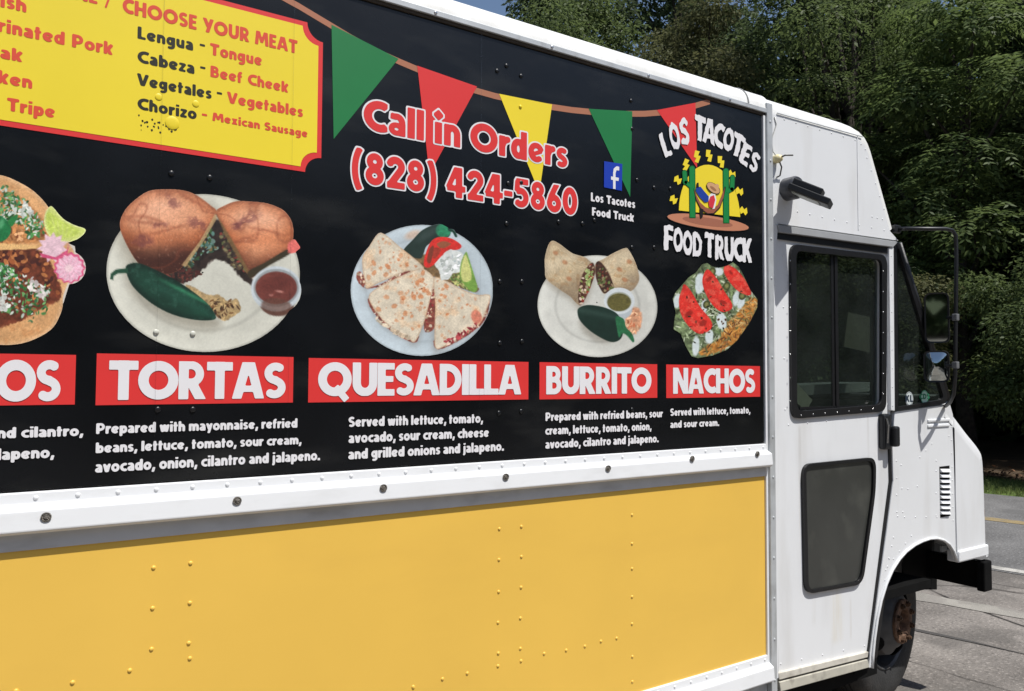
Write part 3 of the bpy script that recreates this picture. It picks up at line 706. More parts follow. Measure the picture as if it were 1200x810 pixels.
# --- the black wrap and the yellow lower panel
ZRT, ZRB = P(893,520)[2], P(893,546.5)[2]         # rail top and bottom
wrap = slab('side_wrap', [(X0, ZRT+.004), (XR-.018, ZRT+.004), (XR-.018, ZT+.003), (X0, ZT+.003)], -.004, .011, M['black'], truck, bevel=0)
ZY0 = P(900,772)[2]+.008
yel = slab('lower_panel', [(X0, ZY0), (XR-.006, ZY0), (XR-.006, P(893,558)[2]+.005), (X0, P(893,558)[2]+.005)], -.002, .011, M['yellow'], truck, bevel=0)
m = MB()
for x, y in [(432,253),(429,367),(426,482),(536,240),(534,352),(531,465),(534,508),(365,542),(204,576),(45,600),(1162,588)]:
    m.dome(P(x/2.4, 560+y/2.4, -.002), .0054, .0032)
for x, y in [(345,153),(344,245),(343,341),(341,433),(342,525),(341,563),(411,146),(411,236),(410,328),(408,420),(408,511),(410,548),(479,526),(545,516),(601,504),(649,489),(696,480),(742,111),(742,197),(742,272),(742,356),(742,437),(743,535),(743,610),(249,585),(175,602),(88,627)]:
    m.dome(P(450+x/2.553, 560+y/2.553, -.002), .0054, .0032)
m.build('rivet', M['yellow'], yel, smooth=True, kind='stuff')
m = MB(); m2 = MB()
for u, v in [(201,203),(246,208),(185,480),(226,480),(594,77),(583,83),(611,89),(740,118),(611,214),(596,215),(741,151),(767,220),(747,211),(655,260),(683,262),(594,262),(697,258),(612,330),(586,330),(612,400),(586,402),(611,482),(585,484),(741,290),(767,290),(786,221),(741,480)]:
    m.dome(P(u, v, -.0065), .0068, .0022, 10)
for u, v in [(183,389),(226,391)]: m2.dome(P(u, v, -.0072), .0068, .003, 10)
m.build('rivet', mat('wrapped_rivet', (.006,.0065,.008), .35, spec=.5), wrap, smooth=True, kind='stuff')
m2.build('rivet', simple('plate_rivet', 200,200,188), wrap, smooth=True, kind='stuff')
m = MB(); m.dome(P(229.6,121.5,-.0069), .008, .0008, 12); m.dome(P(186,113.5,-.0069), .008, .0008, 12); m.dome(P(202,144,-.0069), .016, .0013, 16); m.dome(P(610,125,-.0061), .006, .003, 10)
m.build('dent', M['iyellow'], wrap, smooth=True, kind='stuff')

M['filmseam'] = glass_mat('clear_film_edge', (.9,.9,.9), .95, .2)
# --- rub rails: flat flange with rivets, sloping shoulder, face, and a grey return below
def rail(zt, zb, x0, x1, prot, bolts):
    h = zt-zb; prof = [(.0105, zt), (-.009, zt), (-.010, zt-.3*h), (-prot, zt-.42*h), (-prot-.004, zb+.08*h), (-prot+.004, zb), (.0105, zb+.004)]
    n = len(prof); V = [(x, y, z) for x in (x0, x1) for y, z in prof]
    Fc = [(i, i+n, (i+1) % n+n, (i+1) % n) for i in range(n)] + [tuple(range(n)), tuple(reversed(range(n, 2*n)))]
    r = mk('rub_rail', V, Fc, M['white2'], truck, bevel=.003)
    m = MB(); ra, rb = P(41.6,586)[0], P(410,560)[0]; st_ = (rb-ra)/9; x = rb+int((x1-.02-rb)/st_)*st_
    while x > x0+.05: m.dome((x, -.0095, zt-.15*h), .0054, .0034); x -= st_
    m.build('rivet', M['white2'], r, smooth=True, kind='stuff')
    for u, v in bolts:
        p = P(u, v, -prot-.004); b = MB()
        b.lathe(p, [(.0095, -.004), (.0105, .001), (.0085, .002), (.0072, .0004), (.0055, .0008), (.0045, .0025), (0, .0027)], 14)
        q = b.build('bolt', M['bolt'], r, smooth=True, auto=30)
    return r
rl = rail(ZRT, ZRB, X0, XR-.001, .030, [(54,606),(278,587),(449.5,572),(593,559),(713,549),(811.6,537.6),(888,532)])
bx('rail_backing', (X0, -.006, P(893,558)[2]), (XR-.003, .011, ZRB+.006), mat('rail_backing_grey', (.60,.61,.62), .5, .1, noise=.06, nscale=12, dirt=(col(120,115,105), .4, (6,6,20))), bevel=.001)
zb_ = ZY0-.001
rl2 = rail(zb_+.012, zb_-.085, X0, XR-.001, .030, [])
bx('skirt', (X0, .004, .36), (XR-.003, .03, zb_-.086), M['grey'])

# --- cab side
DY = .012                                # the sliding door sits a little behind the side
door_px = [(906,278),(1040,294),(1043.5,480),(1042.5,527),(1043.6,563),(1036,622),(1016,764.5),(912.5,789)]
win_px = [(924,286),(1037,299.5),(1036,482),(925.5,491)]
low_px = [(938.5,544),(1024,535.5),(1023.5,575),(1008.5,684),(941.5,696)]
win_in = [(930.5,294),(1031,305),(1030.5,474),(931.5,482)]
low_in = [(941.8,547.5),(1021,539.5),(1020.5,574.5),(1006,681),(944.8,691.5)]
win_hole = px_poly([(927,290),(1034,302.5),(1033.5,478),(928.5,487)], DY, .04)
M_DOOR = mat('white_door_paint', (.74,.75,.76), .38, noise=.03, nscale=3, bump=.08, bscale=4, dirt=(col(150,140,120), .25, (7, 7, 1.5)), rvar=.08, stains=[(P(984,730)[0],.06,.50,.80,.28,col(205,190,150)),(P(957,730)[0],.02,.60,.82,.15,col(180,172,155)),(P(1000,740)[0],.012,.50,.70,.2,col(170,155,130)),(P(940,500)[0],.015,1.0,1.44,.25,col(160,155,145)),(P(1020,490)[0],.012,1.2,1.47,.3,col(160,155,145))])
door = slab('door', px_poly(door_px, DY, [0,0,0,.05,.06,.1,0,0]), DY, DY+.035, M_DOOR, truck, holes=[win_hole], bevel=0)
def frame(name, out_px, in_px, Y, th, r, m, parent):
    o = px_poly(out_px, Y, r); i = px_poly(in_px, Y, r*.72)
    return slab(name, o, Y-th, Y+.002, m, parent, holes=[i], bevel=.003)
wf = frame('window_frame', win_px, win_in, DY, .012, .05, M['rubber'], door)
Yg = DY+.012
def pane(name, px, Y, r, m, parent, th=.004): return slab(name, px_poly(px, Y, r), Y, Y+th, m, parent, bevel=0)
pane('window_pane', [(929,292),(980,297.5),(979,481),(930,484)], Yg, .03, M['glass'], door)
pane('window_pane', [(976,297),(1032.5,303.5),(1032,476),(975,481)], Yg+.012, .03, M['glass'], door)
a = P(978.5, 300, Yg)[0]
MB().box((a-.010, Yg-.006, P(978,478,Yg)[2]), (a+.010, Yg+.010, P(978,300,Yg)[2])).box((a-.030, Yg-.002, P(978,478,Yg)[2]), (a-.013, Yg+.008, P(978,300,Yg)[2])).build('window_mullion', M['rubber'], door, bevel=.002)
z1 = P(978,477,Yg)[2]; bxm = MB().box((P(931,480,Yg)[0]+.03, Yg-.004, z1-.008), (P(1029,476,Yg)[0]-.03, Yg+.0, z1+.004)); bxm.build('window_track', M['rubber'], door)
pane('window_pane', [(941,547),(1021.5,538.5),(1021,574.5),(1006.5,681),(944,692)], DY-.005, .045, M['glassgrey'], door, th=.006)
frame('window_frame', low_px, low_in, DY-.002, .012, .055, M['rubber'], door)
m = MB()
def rivrow(m, a, b, n, Y, r=.0042, h=.0022):
    for i in range(n):
        t = i/(n-1); m.dome(P(a[0]+(b[0]-a[0])*t, a[1]+(b[1]-a[1])*t, Y), r, h, 7)
rivrow(m, (924,498), (1035,486), 6, DY); rivrow(m, (915,778), (1013,757), 5, DY); rivrow(m, (1041,306), (1040,474), 6, DY)
rivrow(m, (917,300), (920,480), 4, DY)
m.build('rivet', M['white2'], door, smooth=True, kind='stuff')
m = MB()
for i in range(7):
    t = (i+.5)/7
    m.dome(P(926+.3*t, 292+t*192, DY-.0125), .0032, .002, 7); m.dome(P(1035, 306+t*168, DY-.0125), .0032, .002, 7)
    m.dome(P(932+t*98, 487.5-t*8.6, DY-.0125), .0032, .002, 7)
m.build('rivet', M['chrome'], wf, smooth=True, kind='stuff')
# door kick trim and step sill
slab('kick_trim', px_poly([(912.5,789),(1018,764),(1017,770.5),(913.5,797)], DY-.012), DY-.012, DY+.004, mat('grimy_trim', col(205,200,188), .5, noise=.1, nscale=9, dirt=(col(80,70,58), .6, (14,14,14))), door, bevel=.002)
slab('sill', px_poly([(913.5,799.5),(1017,773),(1019,782.5),(915,811)], 0.0), 0.0, .12, mat('sill_paint', col(190,186,172), .6, noise=.15, nscale=9, dirt=(col(70,60,50), .7, (14,14,14))), truck, bevel=.003)
slab('door_seal', px_poly([(1037,290),(1052,290),(1054,565),(1045,640),(1028,770),(1012,780),(1030,640),(1036,565)], .022), .0215, .024, M['rubber'], truck, bevel=0)
slab('door_seal', px_poly([(1041.8,486),(1044.8,486),(1044.2,527),(1045.4,564),(1038.2,622.5),(1018.6,770),(1015.6,775),(1035.2,622),(1042.8,563),(1041.8,527)], .006), .006, .020, M['rubber'], truck, bevel=0)
# handle
hb = P(1031.5,485,DY-.01); ht = P(1031.5,527,DY-.01)
hd = MB().box((hb[0]-.001, DY-.03, ht[2]), (hb[0]+.055, DY+.002, hb[2])).build('handle', M['bplastic'], door, bevel=.01)
MB().box((hb[0]+.045, DY-.055, ht[2]+.012), (hb[0]+.085, DY-.022, hb[2]-.055)).build('latch', M['bplastic'], hd, bevel=.01)
MB().tube([(hb[0]+.01,DY-.034,hb[2]-.02),(hb[0]+.013,DY-.04,hb[2]-.05),(hb[0]+.01,DY-.036,ht[2]+.03)], .004, 8).build('lever', M['chrome'], hd)

# upper side panel of the cab with its rivets, shadow strip and sliding door track
inner = offs(cab_line, RR*.95)
inner_px = [(p[0], p[1]) for p in inner]
zpl = P(912,262.5)[2]; lowl = [(P(1054.2,287)[0], P(1054.2,287)[2]), (P(912,262.5)[0]-.015, P(912,262.5)[2])]
up = slab('upper_panel', list(reversed([tuple(q) for q in ([(XB-.006, inner_px[0][1])] + inner_px[1:])] )) + [(XB-.006, zpl+.0)] + [(P(1052.6,282)[0], P(1052.6,282)[2]-.0)], -.0005, .02, M['white'], truck, bevel=0)
# raised rib of the roof gutter along the panel top
g0 = P(910.6,132.6,-.004); g1 = P(1010.6,160.5,-.004)
MB().tube([g0, g1], .0025, 6).build('gutter_lip', M['grey'], truck)
m = MB()
rivrow(m, (919,140), (1002,164), 7, -.0005); rivrow(m, (920,245), (1036,270), 9, -.0005); rivrow(m, (1016,185), (1036,245), 5, -.0005); rivrow(m, (1022,254), (1034,257), 3, -.0005); rivrow(m, (1009,169), (1014,175), 2, -.0005)
m.build('rivet', M['white2'], up, smooth=True, kind='stuff')
sx = P(1004.8,200)[0]; MB().box((sx-.003, -.003, P(1004,269)[2]), (sx+.003, 0, P(1004,160)[2])).build('cable_shadow_strip', M['white2'], up)  # thin raised strip standing in for a cable's cast shadow
# track: grey channel under the panel, then the dark gap the door hangs in
V = []; a0, a1 = P(911,262.5), P(1053,285); b0, b1 = P(911,272,-.006), P(1046,289.5,-.006)
slab('door_track', px_poly([(911,263.5),(1052,283.5),(1046,289.8),(913,272.2)], -.006), -.010, .02, mat('track_grey', (.34,.35,.36), .5, noise=.08), truck, bevel=.002)
slab('track_gap', px_poly([(911,270),(1046,287.5),(1042.5,297.5),(911.5,280)], .004), .004, .0115, M['rubber'], truck, bevel=0)
slab('cab_post', px_poly([(903.3,133),(910.5,134),(912,262),(909.5,300),(912.5,795),(905.5,797)], -.001), -.001, .04, M['white'], truck, bevel=.002)

# pillar, quarter window, fender
slab('front_pillar', px_poly([(1041.5,291),(1047,286.5),(1048.6,482),(1043.8,481)], -.002), -.004, .05, M['white2'], truck, bevel=.003)
m = MB(); rivrow(m, (1044.4,300), (1046,476), 9, -.004, .003, .002); m.build('pillar_rivets', M['grey'], truck, smooth=True, kind='stuff')
qo = [(1047.2,284.5),(1052.5,283.5),(1110.3,466),(1107,473),(1048.6,481.5)]
qi = [(1050.3,291),(1052.2,291),(1104.5,463.5),(1103.5,468.5),(1051.8,477)]
qw = slab('quarter_window', px_poly(qo, -.004, [.01,.02,.05,.03,.01]), -.008, .012, M['rubber'], truck, holes=[px_poly(qi, -.004, [.01,.01,.03,.03,.01])], bevel=.003)
pane('window_pane', [(1049,289),(1052.6,288),(1106.5,464.5),(1104,470.5),(1050.3,479)], .002, 0, M['glass'], qw)
def disc(name, u, v, r, Y, m, parent, n=28): 
    c = P(u, v, Y); return mk(name, [(c[0]+r*math.cos(2*math.pi*i/n), Y, c[2]+r*math.sin(2*math.pi*i/n)) for i in range(n)], [tuple(range(n))], m, parent)
disc('sticker', 1065.6, 467.5, .033, .0005, simple('st_w', 205,212,212), qw); disc('sticker_ring', 1065.6, 467.5, .030, 0, simple('st_k', 40,52,66), qw); disc('sticker_face', 1065.6, 467.5, .0275, -.0005, M['st_w'], qw)
text(qw, 'KL', 1061.2, 471.4, 1070, 463, M['st_k'], -.001, res=10)
disc('sticker', 1083.5, 465.5, .033, .0005, simple('st_g', 90,170,130), qw); disc('sticker_face', 1083.5, 465.5, .028, 0, simple('st_g2', 190,222,205), qw)
text(qw, 'CDS', 1077.5, 468.0, 1089.5, 461.5, simple('st_g3', 40,120,85), -.0006, res=10)
arch = [(1121.5,657),(1118,646),(1113,638),(1106,633),(1098,631),(1090,631.5),(1081,634.5),(1072,639),(1062,646.5),(1054,655.5),(1046,668),(1039,684),(1033,703),(1028.3,725),(1025,748),(1023,768),(1022.4,783)]
fend = [(1048.8,482.5),(1107.5,474.5),(1112.5,470.5),(1117,486),(1118.8,577),(1120.5,648)] + arch + [(1018.6,783),(1020,766),(1030,691),(1039.5,622.5),(1047,564),(1046,527)]
fd = slab('fender', px_poly(fend), 0, .02, M['white'], truck, bevel=.003)
# louvres, pressed ribs, rivets
for i in range(9):
    v = 549.5+i*6.15; p = P(1101.5, v); q = P(1112.5, v); h = .017
    V = [(p[0],-.001,p[2]),(q[0],-.001,q[2]),(q[0],-.001,q[2]-h),(p[0],-.001,p[2]-h),(p[0]+.005,-.011,p[2]-h+.002),(q[0]-.005,-.011,q[2]-h+.002)]
    mk('louvre', V, [(0,4,5,1),(0,3,4),(1,5,2)], M['white2'], fd); 
p, q = P(1100.7,547), P(1113.6,604.5)
MB().box((p[0],-.0006,q[2]),(q[0],.001,p[2])).build('louvre_backing', M['chassis'], fd)
for v0 in (491.5, 497.8):
    a, b = P(1086.5, v0), P(1112, v0-2.2)
    MB().box((a[0],-.006,a[2]-.014),(b[0],.001,a[2])).build('pressed_rib', M['white2'], fd, bevel=.004)
m = MB()
rivrow(m, (1050,500), (1051,600), 6, 0); rivrow(m, (1052,605), (1032,705), 5, 0); rivrow(m, (1114.5,500), (1117,610), 8, 0); rivrow(m, (1097,552), (1097,604), 3, 0)
rivrow(m, (1056,545), (1058,600), 3, 0); rivrow(m, (1060,606), (1098,606), 4, 0); rivrow(m, (1064,573), (1075,570), 2, 0); rivrow(m, (1078,536), (1092,520), 3, 0)
rivrow(m, (1068,628), (1040,664), 5, 0); rivrow(m, (1045,640), (1038,668), 3, 0); rivrow(m, (1097,540), (1112,511), 2, 0)
m.build('rivet', M['white2'], fd, smooth=True, kind='stuff')
# wheel arch lip
ap = [P(u, v, -.004) for u, v in arch]
MB().tube(ap, .006, 6).build('arch_lip', M['white2'], fd, smooth=True)
# nose: hood side that rolls over into the hood, with a proud lower edge
nose_px = [(1112.6,468),(1124,481),(1140,503),(1150,515),(1156,523.5),(1159,534),(1160.5,560),(1161.8,600),(1163,637)]
for _ in range(2):                       # round the outline
    q_ = [nose_px[0]]
    for a_, b_ in zip(nose_px[:-1], nose_px[1:]): q_ += [(a_[0]*.75+b_[0]*.25, a_[1]*.75+b_[1]*.25), (a_[0]*.25+b_[0]*.75, a_[1]*.25+b_[1]*.75)]
    nose_px = q_ + [nose_px[-1]]
nose_line = [tuple(P(*q)[[0,2]]) for q in nose_px]
nl = []
for i in range(len(nose_line)-1):
    for k in range(1): t = k/4; nl.append((nose_line[i][0]*(1-t)+nose_line[i+1][0]*t, nose_line[i][1]*(1-t)+nose_line[i+1][1]*t))
nl.append(nose_line[-1]); nose_line = nl
NR = .10
cap('hood', nose_line, NR, -.003, WID, M['white'], n=8)
ni = offs(nose_line, NR); zl = P(1158.2,637)[2]; xs_ = P(1118,560)[0]
side = [tuple(q) for q in reversed(ni) if q[0] > P(1113.5,480)[0]+.004]
seam = [(P(1113.8,478)[0], side[-1][1]-.01), (P(1117.6,490)[0], P(1117.6,490)[2]), (P(1119.4,577)[0], P(1119.4,577)[2]), (P(1121.2,650)[0], zl)]
hs = slab('hood_side', seam[::-1][:1] + [ (side[0][0], zl) ] + side + seam[:-1], -.003, .02, M['white'], truck, bevel=0)
lipz0, lipz1 = P(1159,645.5)[2], zl
xe = nose_line[-1][0]
V = MB().box((P(1121.2,650)[0], -.012, lipz0-.02), (xe-.06, .05, lipz1)).build('hood_lip', M['white2'], truck, bevel=.008)
cap('hood_lip_front', [(xe+.006, lipz1+.001), (xe+.008, lipz0-.02)], NR, -.012, WID, M['white2'])
c = P(1150.5,601,.03)
mkr = MB(); mkr.lathe(c, [(.036,-.012),(.036,.003),(.028,.008),(0,.010)], 18, (.62,-.78,0)); mkr.build('marker_lamp', mat('amber_lens', col(92,60,48), .3), truck, smooth=True, auto=40)
# bumper and arch interior
p, q = P(1100,655,.01), P(1156,690,.01)
bx('bumper', (P(1152,675,.01)[0], .012, q[2]), (P(1158.5,675,.01)[0], WID-.02, P(1158,657.5,.01)[2]), M['chassis'], bevel=.006)
MB().box((P(1153.5,675,-.01)[0], -.012, q[2]-.006), (P(1159.2,675,-.01)[0]+.03, .03, P(1158,657.5)[2]+.004)).build('bumper_end', M['chassis'], truck, bevel=.008)
bx('inner_arch', (P(1023,700)[0]-.1, .57, .35), (P(1083,640)[0], 1.5, 1.0), M['chassis'])
slab('inner_guard', px_poly([(1056,618),(1128,636),(1130,676),(1098,676),(1098,691),(1063,691),(1056,660)], .30), .30, .33, M['chassis'], truck, bevel=0)
bx('guard_front', (P(1118,650)[0]+.02, .03, .9), (xe-.1, 1.9, 1.2), M['chassis'])
bx('chassis_rail', (X0, .62, .64), (xe-.02, .70, .80), M['chassis']); bx('chassis_rail', (X0, 1.40, .64), (xe-.02, 1.48, .80), M['chassis'])
ac = (P(1083,640)[0], .41); well = [(ac[0]+math.cos(t)*.53, ac[1]+math.sin(t)*.53) for t in np.linspace(1.0, math.pi+.1, 24)]
V = [(x, y, z) for x, z in well for y in (.02, .56)]; mk('wheel_well', V, [(2*i, 2*i+1, 2*i+3, 2*i+2) for i in range(23)], M['chassis'], truck)
slab('wheel_well_wall', [(ac[0]+.2, .5), (ac[0]+.2, ac[1]+.45)] + well, .56, .57, M['chassis'], truck, bevel=0)
MB().tube([(3.46,.3,.42),(3.46,1.8,.42)], .05, 12).build('front_axle', M['chassis'], truck)
MB().box((P(1104,640,.05)[0], .05, P(1104,647,.05)[2]), (P(1110,640,.05)[0], .06, P(1104,640,.05)[2])).build('bracket', M['grey'], truck)

# --- cab shell and interior
CX1 = P(1047,380)[0]
bx('cab_floor', (XB+.01, .05, .62), (P(1100,480)[0], WID-.03, .66), M['chassis'])
bx('bulkhead', (XB+.002, .045, .66), (XB+.03, WID-.03, ZR-.1), M['dark'])
fz0, fz1, fx0, fx1 = P(978,480)[2], P(978,297)[2], XB+.15, XB+.80
slab('cab_far_side', [(XB+.03,.4),(P(1110,480)[0],.4),(P(1110,480)[0],P(1110,480)[2]),(P(1052,290)[0],P(1052,290)[2]),(XB+.03,P(1052,290)[2])], WID-.02, WID-.001, M['white'], truck, holes=[[(fx0,fz0),(fx1,fz0),(fx1,fz1),(fx0,fz1)]], bevel=0)
slab('far_window_pane', [(fx0-.01,fz0-.01),(fx1+.01,fz0-.01),(fx1+.01,fz1+.01),(fx0-.01,fz1+.01)], WID-.013, WID-.008, M['glass'], truck, bevel=0)
bx('far_window_bar', ((fx0+fx1)/2-.012, WID-.03, fz0), ((fx0+fx1)/2+.012, WID-.015, fz1), M['rubber'])
bx('headliner', (XB+.03, .045, P(1040,290)[2]+.06), (P(1040,285)[0], WID-.03, P(1040,290)[2]+.08), M['dark'])
dz = P(1060,477)[2]
slab('dashboard', [(P(1060,477)[0], 1.12), (P(1109,470)[0]-.02, 1.12), (P(1109,470)[0]-.02, dz-.04), (P(1085,470)[0], dz-.02), (P(1062,477)[0], dz-.10)], .06, WID-.06, M['dark'], truck, bevel=.01)
# windscreen: sloping sheet from the roof to the hood, with its pillar
w0, w1 = P(1053.5,285), P(1110,467)
V = [(w0[0], .03, w0[2]), (w1[0], .03, w1[2]), (w1[0], WID-.03, w1[2]), (w0[0], WID-.03, w0[2])]
mk('windscreen', V, [(0,1,2,3)], M['glassclear'], truck)
for a_, r__ in (((P(1053.4,285,.004), P(1111,468,.004)), .014), (((w0[0],WID-.03,w0[2]),(w1[0],WID-.03,w1[2])), .02), (((w0[0],WID/2,w0[2]),(w1[0],WID/2,w1[2])), .012)): MB().tube(list(a_), r__, 8).build('windscreen_pillar', M['rubber'], truck, smooth=True)
MB().tube([w1+[-.01,.03,-.0],(w1[0],WID-.03,w1[2])], .02, 8).build('windscreen_gasket', M['rubber'], truck, smooth=True)
# driver's seat (left-hand drive: far side), passenger seat, steering wheel
def seat(y):
    s = MB().box((2.72,y-.24,1.02),(3.2,y+.24,1.14)).build('seat', simple('seatgrey', 70,68,64,.8), truck, bevel=.04)
    MB().box((2.70,y-.23,1.14),(2.82,y+.23,1.78)).build('backrest', M['seatgrey'], s, bevel=.05)
    MB().tube([(2.95,y,.66),(2.95,y,1.02)], .06, 10).build('pedestal', M['chassis'], s)
seat(1.55)
m = MB(); sc = Vector((3.42,1.55,1.42)); axs = Vector((-.55,0,.83)).normalized(); e1 = Vector((0,1,0)); e2 = axs.cross(e1)
m.tube([sc+(e1*math.cos(t)+e2*math.sin(t))*.21 for t in np.linspace(0,2*math.pi,33)], .014, 8, cap=False); m.tube([sc-e1*.2, sc+e1*.2], .012, 6); m.tube([sc, sc-axs*.5], .03, 8)
m.build('steering_wheel', M['bplastic'], truck, smooth=True)
# papers leaning inside the glass; the tilted board is added to imitate a reflection
pm = simple('paper', 205,196,178,.7)
a = P(931,446,.12); slab('card', [(P(931,446,.10)[0],P(931,446,.10)[2]),(P(931,470,.10)[0],P(931,470,.10)[2]),(P(945,482,.10)[0],P(945,482,.10)[2]),(P(952,469,.10)[0],P(952,469,.10)[2])], .10, .104, pm, truck, bevel=0)
bm = simple('reflection_tan', 98,96,84,.8)
slab('reflection_board', px_poly([(994,366),(1030,374),(1024,414),(989,406)], .35), .35, .36, bm, truck, bevel=0)
slab('shelf_edge', px_poly([(932,452),(1032,448),(1032,458),(932,464)], .5), .5, .8, simple('shelf_grey', 120,122,118,.6), truck, bevel=0)
slab('window_crank_rail', px_poly([(1024,347),(1028,348),(1028,470),(1024,470)], .12), .12, .14, simple('railgrey', 140,140,140,.5), truck, bevel=0)

# --- wheels
def wheel(hx, rear=False):
    t = bpy.data.objects.new('wheel', None); C.objects.link(t); t.parent = truck
    t.location = (hx-truck.location[0], .33-truck.location[1], 0); t.rotation_euler = (0, 0, 0 if rear else math.radians(10))
    y0 = -.045; z = R_T
    def part(name, m_, prof, n=48, parent=t, y=y0, **kw):
        b = MB(); b.lathe((0, 0, 0), prof, n); V = [(v[0], v[1]+y, v[2]+z) for v in b.V]
        me = mk(name, V, b.F, m_, None, smooth=True, auto=38, **kw); me.parent = parent; return me
    R = R_T; tp = []
    tp = [(R*.60,.0),(R*.66,.012),(R*.80,.018),(R*.93,.006),(R*.985,-.018),(R,-.05)]
    for g in range(5): yy = -.055-g*.028; tp += [(R,yy),(R-.012,yy-.002),(R-.012,yy-.008),(R,yy-.010)]
    tp += [(R,-.20),(R*.97,-.23),(R*.8,-.245),(R*.6,-.23)]
    part('tyre', M['tyre'], tp, 56)
    rim = part('rim', M['rim'], [(R*.61,.004),(R*.595,.010),(R*.57,.0),(R*.56,-.03),(R*.52,-.06),(R*.47,-.045),(R*.42,.018),(R*.36,.032),(R*.31,.056),(R*.275,.066),(R*.20,.067)], 48)
    part('hub', M['rust'], [(R*.255,.060),(R*.262,.078),(R*.25,.083),(R*.165,.084),(R*.155,.078),(R*.145,.036),(R*.09,.034),(R*.085,.050),(0,.054)], 32)
    for k in range(8):
        a = 2*math.pi*(k+.5)/8; b = MB(); cx, cz = R*.212*math.cos(a), R*.212*math.sin(a)
        b.lathe((cx, 0, cz), [(.0145,.080),(.0145,.097),(.008,.098),(.008,.104),(0,.105)], 6)
        V = [(v[0], v[1]+y0, v[2]+z) for v in b.V]; q = mk('wheel_nut', V, b.F, M['lug'], None); q.parent = t
    # hand holes: dark ovals cut in the dish
    for k in range(4):
        a = 2*math.pi*(k+.3)/4; b = MB(); rr = R*.455
        c = Vector((rr*math.cos(a), -.006, rr*math.sin(a))); nrm_ = Vector((math.cos(a)*.75, -.66, math.sin(a)*.75)).normalized()
        b.lathe(c, [(.044, .006),(.04,.012),(0,.012)], 14, nrm_)
        V = [(v[0], v[1]+y0, v[2]+z) for v in b.V]; q = mk('hand_hole', V, b.F, M['chassis'], None); q.parent = t
    return t
R_T = .415
HX = P(1060.5,742,.185)[0]+.006
wheel(HX); wheel(-1.7, True)
MB().box((-2.25,.02,.1),(-1.15,.26,.30)).F
for y in (1.82,):
    for hx in (HX, -1.7):
        b = MB(); b.lathe((hx, y, R_T), [(.2,.10),(R_T*.97,.10),(R_T,.07),(R_T,-.10),(R_T*.97,-.13),(.2,-.13)], 40); b.build('far_wheel', M['tyre'], truck, smooth=True, auto=38)

# --- mirror bracket with two mirrors
path = [(1054,268.5,-.005),(1062,268,-.05),(1108,268.3,-.13),(1116,270,-.14),(1120,276,-.145),(1120.8,300,-.145),(1119.3,440,-.145),(1117.5,462,-.13),(1113,472,-.08),(1108,476,-.003)]
pp = [P(u, v, y) for u, v, y in path]
br = MB().tube(pp, .0088, 10).build('mirror_bracket', M['bplastic'], truck, smooth=True)
MB().box(pp[0]-[.03,0,.018], pp[0]+[.015,.02,.018]).build('bracket_foot', M['bplastic'], br, bevel=.004)
def mirror(u0, v0, u1, v1, Yc, bulge, lab):
    c = P((u0+u1)/2, (v0+v1)/2, Yc); n = Vector((-.93,-.36,-.055 if v0 < 400 else -.04)).normalized(); sx_ = Vector((0,0,1)).cross(n).normalized(); uz = n.cross(sx_)*-1 if n.cross(sx_).z < 0 else n.cross(sx_)
    dep = RC.T[2] @ (c-CAM); hw = abs(u1-u0)/2*dep/F*1.03; hh = (v1-v0)/2*dep/F
    out = rounded([(-hw,-hh),(hw,-hh),(hw,hh),(-hw,hh)], .03, 5); out2 = rounded([(-hw+.007,-hh+.007),(hw-.007,-hh+.007),(hw-.007,hh-.007),(-hw+.007,hh-.007)], .024, 5)
    N = len(out); c = Vector(c)
    def pt(a, b, d): return tuple(c + sx_*a + uz*b + n*d)
    V = [pt(a,b,0.008) for a,b in out2] + [pt(a,b,.010) for a,b in out] + [pt(a,b,-.012) for a,b in out] + [pt(a*.7,b*.8,-.045) for a,b in out]
    Fc = [(r*N+i, r*N+(i+1)%N, (r+1)*N+(i+1)%N, (r+1)*N+i) for r in range(3) for i in range(N)] + [tuple(range(3*N,4*N))]
    h = mk('mirror', V, Fc, M['bplastic'], truck, smooth=True, auto=40, label=lab)
    Vg = []; Fg = []; K = 5
    for k in range(K+1):
        s = 1-k/K; Vg += [pt(a*s, b*s, .007+bulge*(1-s*s)) for a, b in out2]
    Fg = [(k*N+i, k*N+(i+1)%N, (k+1)*N+(i+1)%N, (k+1)*N+i) for k in range(K) for i in range(N)]
    mk('mirror_glass', Vg, Fg, M['mirror'], h, smooth=True); return h, c
M['mirror'] = mat('mirror_silver', (.55,.60,.60), .03, 1.0, noise=.05)
mh, mc = mirror(1085.5,343,1110.5,402,-.06,0.0,'tall flat mirror, the upper of the two')
mh2, mc2 = mirror(1084.5,411,1110.5,448,-.06,.022,'small convex mirror below the flat one')
for v, c_ in ((372, mc), (428, mc2)):
    a = P(1119.8, v, -.145); MB().box(a-[.013,.012,.016], a+[.013,.012,.016]).build('clamp', simple('clampgrey', 105,106,108,.4), br, bevel=.004)
    MB().tube([a, Vector(c_)+Vector((.03,.01,.0))], .008, 8).build('clamp_arm', M['bplastic'], br)
# wiper arm at the foot of the windscreen
MB().tube([P(1113,470,.05),P(1104,460,.05),P(1090,452,.2)], .006, 6).build('wiper', M['bplastic'], truck)

